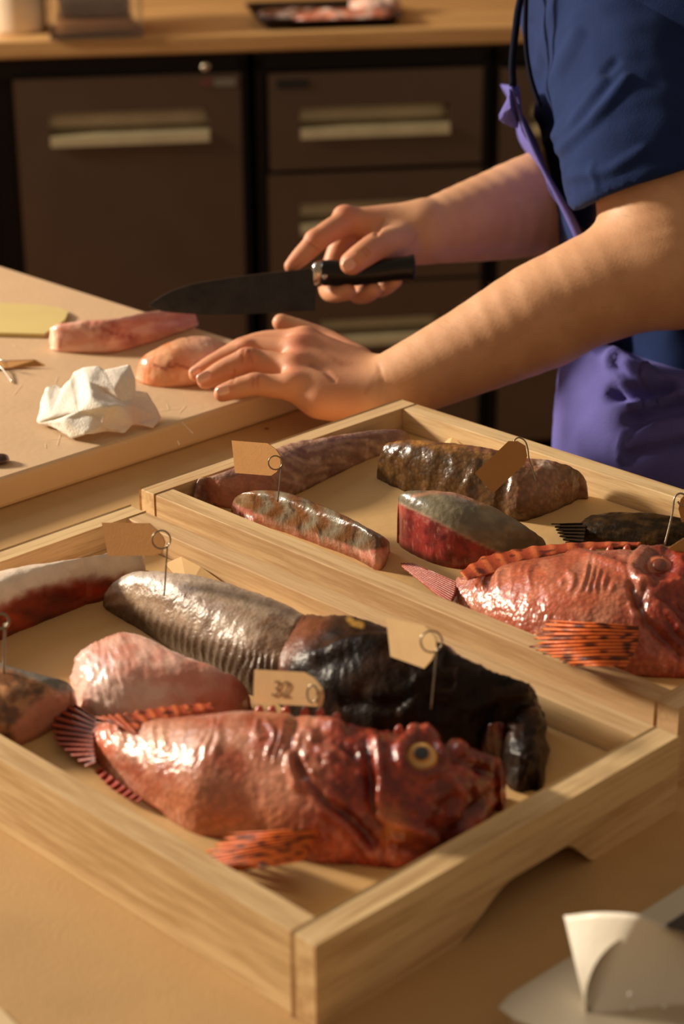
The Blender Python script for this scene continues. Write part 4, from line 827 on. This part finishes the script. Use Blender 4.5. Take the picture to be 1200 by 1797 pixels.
def ovaltube(ctr, ry, rd, seg=18, e=2.6):
    V = []
    for (x, y), a, b in zip(ctr, ry, rd):
        p = D(x, y, kd)
        for k in range(seg): t = 2*math.pi*k/seg; V.append(p+np.array([0, 0, 1.])*a*math.copysign(abs(math.sin(t))**(2/e), math.sin(t))+np.array([0, 1., 0])*b*math.copysign(abs(math.cos(t))**(2/e), math.cos(t)))
    m = len(ctr); return V, [(i*seg+k, i*seg+(k+1) % seg, (i+1)*seg+(k+1) % seg, (i+1)*seg+k) for i in range(m-1) for k in range(seg)]+[tuple(range(seg))[::-1], tuple((m-1)*seg+k for k in range(seg))]
V, F = ovaltube([(547, 483), (552, 482), (560, 480), (566, 479)], [.0100, .0120, .0125, .0120], [.0035, .0075, .0085, .0085]); mk('bolster', V, F, mat('bolster_steel', (190, 180, 170), .16, metal=1), kn)
ctr = cr([(564, 479), (590, 479), (620, 480), (650, 478), (680, 474), (705, 471), (722, 470), (729, 470)], 40)
V, F = ovaltube(ctr, np.interp(np.linspace(0, 1, 40), [0, .1, .35, .6, .8, .90, .96, 1], [.0118, .0122, .0110, .0106, .0112, .0128, .0110, .005]), np.interp(np.linspace(0, 1, 40), [0, .9, 1], [.0088, .010, .004])); mk('handle', V, F, mat('black_handle', (10, 9, 9), .32, spec=.4), kn)
for x, y in ((570, 486),):
    V, F = tube([D(x, y, kd-.0089), D(x, y, kd-.0098)], .0026, 12); mk('rivet', V, F, MATS['bolster_steel'], kn)
# ------------------------------------------------------------------ pieces on the board
ZB = .0258
def cf(px, py, u, s, V):
    c = mixc(fill(px, C(220, 152, 130)), fill(px, C(236, 186, 164)), sst(-.3, .4, nz2(px*.6, py*1.4, .04, 3)))
    red = soft(px, py, [(150, 572), (200, 566), (240, 588), (235, 602), (180, 592)], 14)*(.5+.5*nz2(px, py, .08, 2)); c = mixc(c, fill(px, C(150, 44, 36)), np.clip(red*1.4, 0, 1))
    c = mixc(c, fill(px, C(186, 86, 74)), sst(5, 1, np.abs(dpl(px, py, [(110, 580), (104, 612)]))) * .7); c = mixc(c, fill(px, C(196, 110, 100)), sst(10, 0, dpl(px, py, [(200, 568), (270, 560), (335, 556)]))*.45)
    return mixc(c, fill(px, C(246, 200, 170)), sst(108, 92, px))
piece('fish_fillet', [(88, 612), (105, 618), (150, 620), (200, 619), (250, 606), (300, 590), (340, 575), (348, 566)], [(84, 582), (100, 572), (150, 566), (200, 562), (250, 552), (295, 546), (330, 548), (347, 558)], [.018, .024, .028, .030, .028, .024, .018, .010], ZB, meat, cf, 'long pink fillet with a red streak at the back of the cutting board', pn=2.3, pf=2.2, e0=.04, e1=.22, n=120)
def cf(px, py, u, s, V):
    c = mixc(fill(px, C(226, 140, 92)), fill(px, C(240, 176, 132)), sst(-.3, .4, nz2(px, py, .03, 3))); c = mixc(c, fill(px, C(238, 190, 166)), sst(300, 370, px)*.8)
    v = dpl(px, py, [(270, 640), (290, 648), (310, 640), (330, 646)]); v2 = dpl(px, py, [(290, 648), (300, 634)]); return mixc(c, fill(px, C(150, 50, 34)), sst(3.5, .5, np.minimum(v, v2))*.75)
piece('fish_fillet', [(240, 668), (262, 677), (300, 680), (340, 677), (372, 668), (400, 650), (412, 630)], [(237, 640), (262, 618), (300, 598), (335, 586), (365, 588), (392, 602), (408, 622)], [.016, .024, .030, .030, .028, .022, .012], ZB, meat, cf, 'short orange-pink fillet under the fingertips of the flat hand', pn=2.3, pf=2.3, e0=.10, e1=.08, n=110)
# ------------------------------------------------------------------ crumpled kitchen paper
TWp = [  # (photo x, y, height above board)
 (67, 742, .002), (72, 712, .010), (82, 682, .020), (100, 677, .022), (110, 684, .020), (88, 733, .012), (122, 670, .026), (137, 683, .024), (136, 722, .020),
 (145, 645, .036), (172, 641, .038), (184, 648, .036), (200, 683, .030), (185, 688, .026), (228, 640, .036), (237, 662, .030), (238, 686, .022), (216, 706, .020), (210, 712, .022), (186, 715, .026),
 (102, 752, .004), (112, 738, .014), (165, 726, .018), (152, 762, .008), (125, 770, .001), (180, 748, .010), (188, 757, .004), (218, 760, .003), (232, 746, .006), (235, 712, .016), (258, 690, .016), (284, 732, .004), (268, 752, .001), (236, 745, .004), (130, 654, .030), (155, 668, .034), (212, 662, .034), (160, 700, .030)]
P = np.array([U(x, y, ZB+h) for x, y, h in TWp])
TF_ = [(0, 1, 5), (1, 2, 5), (2, 3, 4), (2, 4, 5), (4, 6, 5), (6, 7, 8), (6, 8, 5), (5, 8, 0), (6, 34, 7), (34, 9, 35), (34, 35, 7), (9, 10, 35), (10, 11, 12), (10, 12, 35), (7, 35, 37), (35, 12, 13), (35, 13, 37), (7, 37, 8), (8, 37, 19), (37, 13, 19),
       (11, 14, 36), (11, 36, 12), (14, 15, 36), (15, 16, 36), (36, 16, 17), (36, 17, 12), (12, 17, 13), (13, 17, 18), (13, 18, 19), (19, 22, 8), (8, 22, 21), (8, 21, 0), (21, 20, 0), (20, 21, 24), (21, 22, 23), (21, 23, 24), (22, 25, 23), (25, 26, 23),
       (22, 19, 25), (19, 18, 25), (18, 28, 25), (25, 28, 27), (25, 27, 26), (18, 29, 28), (17, 29, 18), (16, 30, 29), (16, 29, 17), (30, 31, 29), (29, 31, 33), (31, 32, 33), (33, 28, 29)]
def pcol(px, py):
    c = fill(px, C(240, 232, 218)); c = mixc(c, fill(px, C(226, 168, 148)), soft(px, py, [(236, 700), (262, 700), (286, 735), (266, 756), (232, 748)], 10)*.8)
    return mixc(c, fill(px, C(236, 206, 190)), np.maximum(soft(px, py, [(180, 650), (205, 690), (190, 700), (170, 670)], 10), soft(px, py, [(175, 740), (230, 735), (225, 765), (175, 762)], 12))*.6)
tw = mk('crumpled_paper', P, TF_, mat('kitchen_paper', None, .85, vcol=True, nz=(300, .03), bump=(600, .5), sss=.1, spec=.15), cols=pcol(*PX(P)), label='crumpled white kitchen paper with a pink stain on the cutting board', cat='paper', smooth=True)
ca = tw.data.attributes.new('crease_edge', 'FLOAT', 'EDGE'); ca.data.foreach_set('value', [.62]*len(tw.data.edges))
md = tw.modifiers.new('sub', 'SUBSURF'); md.levels = md.render_levels = 3
tx = bpy.data.textures.new('crumple', 'VORONOI'); tx.noise_scale = .018
md = tw.modifiers.new('crumple', 'DISPLACE'); md.texture = tx; md.strength = .0035; md.mid_level = .5; md.texture_coords = 'LOCAL'
md = tw.modifiers.new('thickness', 'SOLIDIFY'); md.thickness = .0007
# ------------------------------------------------------------------ tags and pins
kraft = mat('kraft_card', (196, 144, 86), .75, nz=(60, .05), bump=(700, .08), spec=.2); kraftp = mat('pale_card', (226, 190, 138), .75, nz=(60, .05), bump=(700, .08), spec=.2)
wire = mat('pin_wire', (150, 138, 120), .28, metal=.95)
def tag_(pts, m, label, ang=None, dep=None, hole=None):
    """card with clipped corners; pts photo outline, dep the lens depth at the two ends"""
    P = []
    x0 = min(p[0] for p in pts); x1 = max(p[0] for p in pts)
    for x, y in pts: t = (x-x0)/(x1-x0); P.append(D(x, y, dep[0]+(dep[1]-dep[0])*t))
    P = np.array(P); n = len(P); nv = np.cross(P[1]-P[0], P[2]-P[0]); nv /= np.linalg.norm(nv); nv *= .0005
    V = np.vstack([P+nv, P-nv])
    return mk('price_tag', V, [tuple(range(n)), tuple(range(n, 2*n))[::-1]]+[(i, (i+1) % n, (i+1) % n+n, i+n) for i in range(n)], m, label=label, cat='tag', smooth=False)
def pin(base, bz, top, loopc, lr, dep_top, label, bend=0, r=.00055, turns=1.15, lean=0):
    """wire stuck in the fish: straight shank and a coiled eye at the top"""
    b = U(base[0], base[1], bz) if bz is not None else None
    t = D(top[0], top[1], dep_top); c = D(loopc[0], loopc[1], dep_top)
    if b is None: b = D(base[0], base[1], dep_top)
    pts = [b, b*.66+t*.34+RT*bend*.3, b*.33+t*.67+RT*bend, t]
    e1 = (t-c); R0 = np.linalg.norm(e1); e1 /= R0; vw = -(c-CP); vw /= np.linalg.norm(vw); e2 = np.cross(e1, vw); 
    if lr < 0: e2 = -e2
    R0 = abs(lr)
    for k in range(1, int(26*turns)): a = 2*math.pi*k/26; pts.append(c+R0*(e1*math.cos(a)+e2*math.sin(a))+vw*.0006*k/26)
    A = cr(np.array(pts[:4]), 16); V, F = tube(np.vstack([A, np.array(pts[4:])]), r, 8)
    p = thing('wire_pin', label, 'pin', b, 0); mk('shank', V, F, wire, p); return p
dt = lambda P: float((np.asarray(P)-CP)@FW)
def pind(x, y, z): return dt(U(x, y, z))
d1 = pind(287, 1045, Z1+.037); tag_([(179, 917), (262, 918), (276, 930), (286, 942), (290, 952), (284, 970), (272, 975), (190, 976)], kraft, 'blank kraft card tag hanging at the left back corner of the front tray', dep=(d1+.022, d1-.001))
pin((288, 1046), Z1+.037, (294, 953), (283, 947), .0058, d1-.003, 'wire pin stuck in the large grey-brown fillet of the front tray')
d2 = pind(757, 1243, Z1+.042); tag_([(678, 1084), (746, 1098), (756, 1108), (765, 1120), (766, 1140), (758, 1158), (745, 1173), (686, 1152)], kraftp, 'pale blank card tag above the dark fish head', dep=(d2+.024, d2-.001))
pin((756, 1244), Z1+.042, (767, 1134), (757, 1126), .0060, d2-.003, 'wire pin stuck in the dark fish head')
d3 = pind(487, 880, Z2+.024); tag_([(407, 773), (470, 778), (484, 788), (492, 800), (493, 815), (486, 828), (476, 835), (413, 830)], kraft, 'blank kraft card tag over the zigzag-striped fillet', dep=(d3+.026, d3-.001))
pin((487, 881), Z2+.024, (494, 816), (483, 812), .0050, d3-.003, 'wire pin stuck in the zigzag-striped fillet')
d4 = pind(940, 842, Z2+.036); tag_([(833, 830), (892, 774), (908, 774), (922, 782), (925, 800), (920, 815), (905, 828), (865, 866)], kraft, 'tilted kraft card tag hooked over the golden-brown scaly fillet', dep=(d4-.004, d4-.008))
hk = thing('wire_pin', 'curved wire hook stuck in the golden-brown scaly fillet', 'pin', D(941, 842, d4), 0)
A = cr([D(x, y, d4-.002) for x, y in ((941, 845), (934, 822), (928, 804), (926, 788), (921, 774), (910, 768), (902, 774), (903, 785), (911, 790), (919, 785))], 60); V, F = tube(A, .00055, 8); mk('shank', V, F, wire, hk)
d5 = pind(1168, 950, Z2+.03); p5 = thing('wire_pin', 'bright wire pin at the right edge stuck in the blackish fish', 'pin', D(1168, 952, d5), 0)
A = cr([D(x, y, d5-.002) for x, y in ((1166, 956), (1174, 925), (1180, 898), (1183, 876), (1188, 868), (1196, 866), (1204, 872), (1204, 884), (1196, 888), (1189, 880))], 60); V, F = tube(A, .0007, 8); mk('shank', V, F, wire, p5)
tag_([(1190, 893), (1194, 876), (1208, 862), (1270, 870), (1270, 930), (1196, 916)], kraft, 'kraft card tag hanging at the right edge above the blackish fish', dep=(d5+.004, d5))
tag_([(1172, 962), (1200, 944), (1290, 950), (1290, 985), (1210, 982)], kraft, 'kraft card tag lying at the right edge on top of the back red fish', dep=(pind(1180, 955, Z2+.053)-.012, pind(1180, 955, Z2+.053)-.012))
pin((6, 1188), Z1+.028, (9, 1094), (2, 1090), .0045, pind(6, 1188, Z1+.028)-.003, 'wire pin at the left edge stuck in the small brown-skinned fillet', r=.0009)
# the numbered tag leaning behind the red fish
d6 = pind(505, 1236, Z1+.052)+.012
t6 = tag_([(447, 1175), (535, 1180), (552, 1190), (566, 1208), (568, 1222), (564, 1240), (445, 1234)], kraftp, 'kraft card tag numbered 32 leaning behind the back of the front red fish', dep=(d6+.022, d6-.004))
cu = bpy.data.curves.new('num', 'FONT'); cu.body = '32'; cu.size = .0128; cu.extrude = .0001; cu.shear = .25; cu.align_x = 'CENTER'
to = bpy.data.objects.new('num', cu); S.collection.objects.link(to); bpy.context.view_layer.update()
me = bpy.data.meshes.new_from_object(to.evaluated_get(bpy.context.evaluated_depsgraph_get())); bpy.data.objects.remove(to)
c = D(491, 1222, d6+.022-.026*(491-445)/(568-445)-.0008); vw = -(c-CP); vw /= np.linalg.norm(vw); ex = D(550, 1225, d6-.0002)-D(450, 1220, d6+.021); ex /= np.linalg.norm(ex); ey = UP; vw = np.cross(ex, ey)
tv = np.array([c+ex*v.co.x+ey*v.co.y+vw*(v.co.z+.0004) for v in me.vertices]); mk('handwritten_number', tv, [tuple(p.vertices) for p in me.polygons], mat('pencil', (140, 102, 70), .8), t6, smooth=False, label='faint grey pencil number 32')
c = D(548, 1218, d6-.0025); V = [c+.0048*(ex*.75*math.cos(a)+ey*math.sin(a)) for a in np.linspace(0, 2*math.pi*.96, 30)]; A, F = tube(V, .0006, 8); p6 = thing('wire_pin', 'wire loop clipped through the tag numbered 32', 'pin', c, 0); mk('loop', A, F, wire, p6)
# tags and pin on the board
tag_b = [U(x, y, ZB+z) for x, y, z in ((-30, 636, .001), (0, 634, .004), (62, 632, .006), (80, 642, .002), (72, 643, .001), (10, 647, .001), (-30, 650, .001))]
V = tag_b+[p+np.array([0, 0, .0006]) for p in tag_b]; n = 7
mk('price_tag', V, [tuple(range(n)), tuple(range(n, 2*n))[::-1]]+[(i, (i+1) % n, (i+1) % n+n, i+n) for i in range(n)], kraft, label='kraft tag lying curled at the left edge of the cutting board', cat='tag', smooth=False)
A, F = tube([U(22, 671, ZB+.001), U(4, 647, ZB+.004), U(-10, 636, ZB+.006), U(2, 632, ZB+.010), U(12, 636, ZB+.009)], .0008, 8, 30); p7 = thing('wire_pin', 'wire pin lying on the cutting board through the curled tag', 'pin', U(10, 655, ZB), 0); mk('shank', A, F, mat('pin_bright', (220, 210, 195), .25, metal=.8), p7)
# pale yellow plastic scraper at the left
sc_ = [(-80, 530), (0, 532), (60, 535), (104, 540), (117, 548), (112, 560), (98, 572), (76, 585), (0, 583), (-80, 580)]; P = [U(x, y, ZB+.004) for x, y in sc_]; n = len(P); V = [p-np.array([0, 0, .004]) for p in P]+P
mk('scraper', V, [tuple(range(n)), tuple(range(n, 2*n))[::-1]]+[(i, (i+1) % n, (i+1) % n+n, i+n) for i in range(n)], mat('pale_yellow', (226, 206, 138), .4, nz=(10, .05), coat=.2), label='pale yellow plastic scraper at the back left of the cutting board', cat='scraper', smooth=False, bevel=.0012)
# dark scrap at the left edge of the board, and a blood drop on the table
blob('fish_scrap', U(-6, 812, ZB), .022, .016, .010, .3, meat, 'small dark scrap of fish at the left edge of the cutting board', 'fish scrap', None, 4, (60, 30, 20))
def drop(name, x, y, z, r, col, label):
    V = [U(x, y, z)+np.array([r*math.cos(a)*(1+.2*math.sin(3*a)), r*math.sin(a), 0]) for a in np.linspace(0, 6.283, 18, endpoint=False)]; c = U(x, y, z)+np.array([0, 0, .0008]); V2 = V+[c]
    mk(name, V2, [(i, (i+1) % 18, 18) for i in range(18)], mat(name, col, .3, coat=.5), label=label, cat='drop')
drop('blood_drop', 468, 752, .0002, .0022, (110, 34, 24), 'tiny dark red drop on the table between board and back tray')
# parchment sheet corner at the lower left of the table
P = [U(-40, 1740, .0015), U(0, 1768, .0015), (U(32, 1800, .0015)), U(40, 1880, .0015), U(-80, 1880, .0015)]; n = 5; V = [p-np.array([0, 0, .0013]) for p in P]+P
mk('paper_sheet', V, [tuple(range(n)), tuple(range(n, 2*n))[::-1]]+[(i, (i+1) % n, (i+1) % n+n, i+n) for i in range(n)], mat('pale_sheet', (232, 206, 160), .6), label='corner of a pale paper sheet at the near left of the table', cat='paper', smooth=False)
# ------------------------------------------------------------------ steel dispenser with curled paper, near right corner
SH = .022
sh = [(892, 1768), (905, 1752), (1000, 1692), (1100, 1630), (1260, 1528), (1420, 1640), (1300, 1900), (1160, 1900), (1010, 1815), (915, 1784)]
P = [U(x, y, SH) for x, y in sh]; n = len(P)
ds = thing('steel_tray', 'satin steel tray with rounded corner at the near right corner of the table', 'tray', U(1100, 1720, 0), 0)
V = [np.array([p[0], p[1], 0.]) for p in P]+P
mk('body', V, [tuple(range(n)), tuple(range(n, 2*n))[::-1]]+[(i, (i+1) % n, (i+1) % n+n, i+n) for i in range(n)], mat('satin_steel', (205, 194, 172), .35, metal=.45, nz=(8, .05)), ds, smooth=False, bevel=.004)
P = [U(x, y, SH+.0006) for x, y in ((1168, 1622), (1215, 1592), (1260, 1620), (1195, 1650))]; V = P+[p-np.array([0, 0, .0005]) for p in P]; mk('slot', V, [(0, 1, 2, 3), (7, 6, 5, 4), (0, 1, 5, 4), (1, 2, 6, 5), (2, 3, 7, 6), (3, 0, 4, 7)], mat('slot_dark', (60, 48, 40), .5), ds, smooth=False)
# one sheet: flat upright leaf at the left that rolls over to the right into a wide curl
dpp = dt(U(1035, 1768, SH)); V = []; nu, nv_ = 70, 18
top = cr([(990, 1607, .034), (1050, 1601, .016), (1110, 1604, .002), (1140, 1614, .0), (1175, 1632, .006), (1225, 1660, .010), (1290, 1720, .0)], nu)
bot = cr([(1028, 1768, 0), (1034, 1772, .0), (1038, 1774, -.002), (1042, 1780, -.004), (1080, 1830, -.010), (1150, 1880, -.014), (1220, 1900, -.01)], nu)
for i in range(nu):
    for j in range(nv_):
        t = j/(nv_-1); x = bot[i]*(1-t)+top[i]*t; V.append(D(x[0], x[1], dpp+x[2]+.006*math.sin(math.pi*t)*math.sin(math.pi*i/nu)))
F = [(i*nv_+j, (i+1)*nv_+j, (i+1)*nv_+j+1, i*nv_+j+1) for i in range(nu-1) for j in range(nv_-1)]
papm = mat('white_tissue', (236, 228, 210), .6, nz=(20, .02), bump=(300, .1), coat=.15)
cp_ = thing('paper_curl', 'white sheet of paper curling up out of the steel tray', 'paper', U(1100, 1760, SH), 0)
mk('upright_leaf', V, F, papm, cp_, solid=.0006)
# the rolled part in front: a wide tube, the white sheet's shade put into its colour
V = []; n = 48
cen = D(1158, 1762, dpp-.006); axis = -(cen-CP)+np.array([-.02, 0, .12]); axis /= np.linalg.norm(axis); e1 = np.cross(axis, [0, 0, 1.]); e1 /= np.linalg.norm(e1); e2 = np.cross(axis, e1)
for i in range(10):
    for k in range(n): a = 2*math.pi*k/n; rr = .0350*math.sqrt(max(.0004, 1-(i/9)**2)); V.append(cen+axis*(.002-.034*(i/9))+rr*(e1*math.cos(a)+e2*math.sin(a)))
F = [(i*n+k, i*n+(k+1) % n, (i+1)*n+(k+1) % n, (i+1)*n+k) for i in range(9) for k in range(n)]+[tuple(9*n+k for k in range(n))]
mk('rolled_curl', V, F, mat('shaded_tissue', (170, 156, 128), .45, coat=.3, nz=(20, .03)), cp_, label='rolled end of the white sheet, shade painted in')
for k, (x, y) in enumerate(((1106, 1745), (1108, 1768), (1111, 1789), (1165, 1765), (1163, 1783))):
    p = D(x, y, dpp-.004); V, F = tube([p, p+(-FW)*.0012], .0013, 10); mk('perforation_glint', V, F, mat('perf_glint', (240, 236, 225), .2, coat=1), cp_)  # glossy white dots stand in for reflections at the perforations

# ------------------------------------------------------------------ repeats share a group
for o in S.collection.objects:
    if o.parent is None and 'label' in o.keys():
        b = o.name.split('.')[0]; l = o['label']
        if b == 'wire_pin': o['group'] = 'wire pins for the price tags'
        elif b == 'price_tag': o['group'] = 'kraft card price tags'
        elif b == 'wooden_tray': o['group'] = 'oak fish trays'
        elif b == 'paper_liner': o['group'] = 'parchment liners of the oak trays'
        elif b == 'fridge_cabinet': o['group'] = 'fridge cabinets under the worktop'
        elif b == 'red_fish': o['group'] = 'whole red fish in the oak trays'
        elif b == 'fish_fillet': o['group'] = 'fillets on the cutting board' if 'flat hand' in l or 'cutting board' in l else 'fish on the far worktop' if 'dark tray' in l else 'fillets in the back oak tray' if 'back tray' in l else 'fillets in the front oak tray'
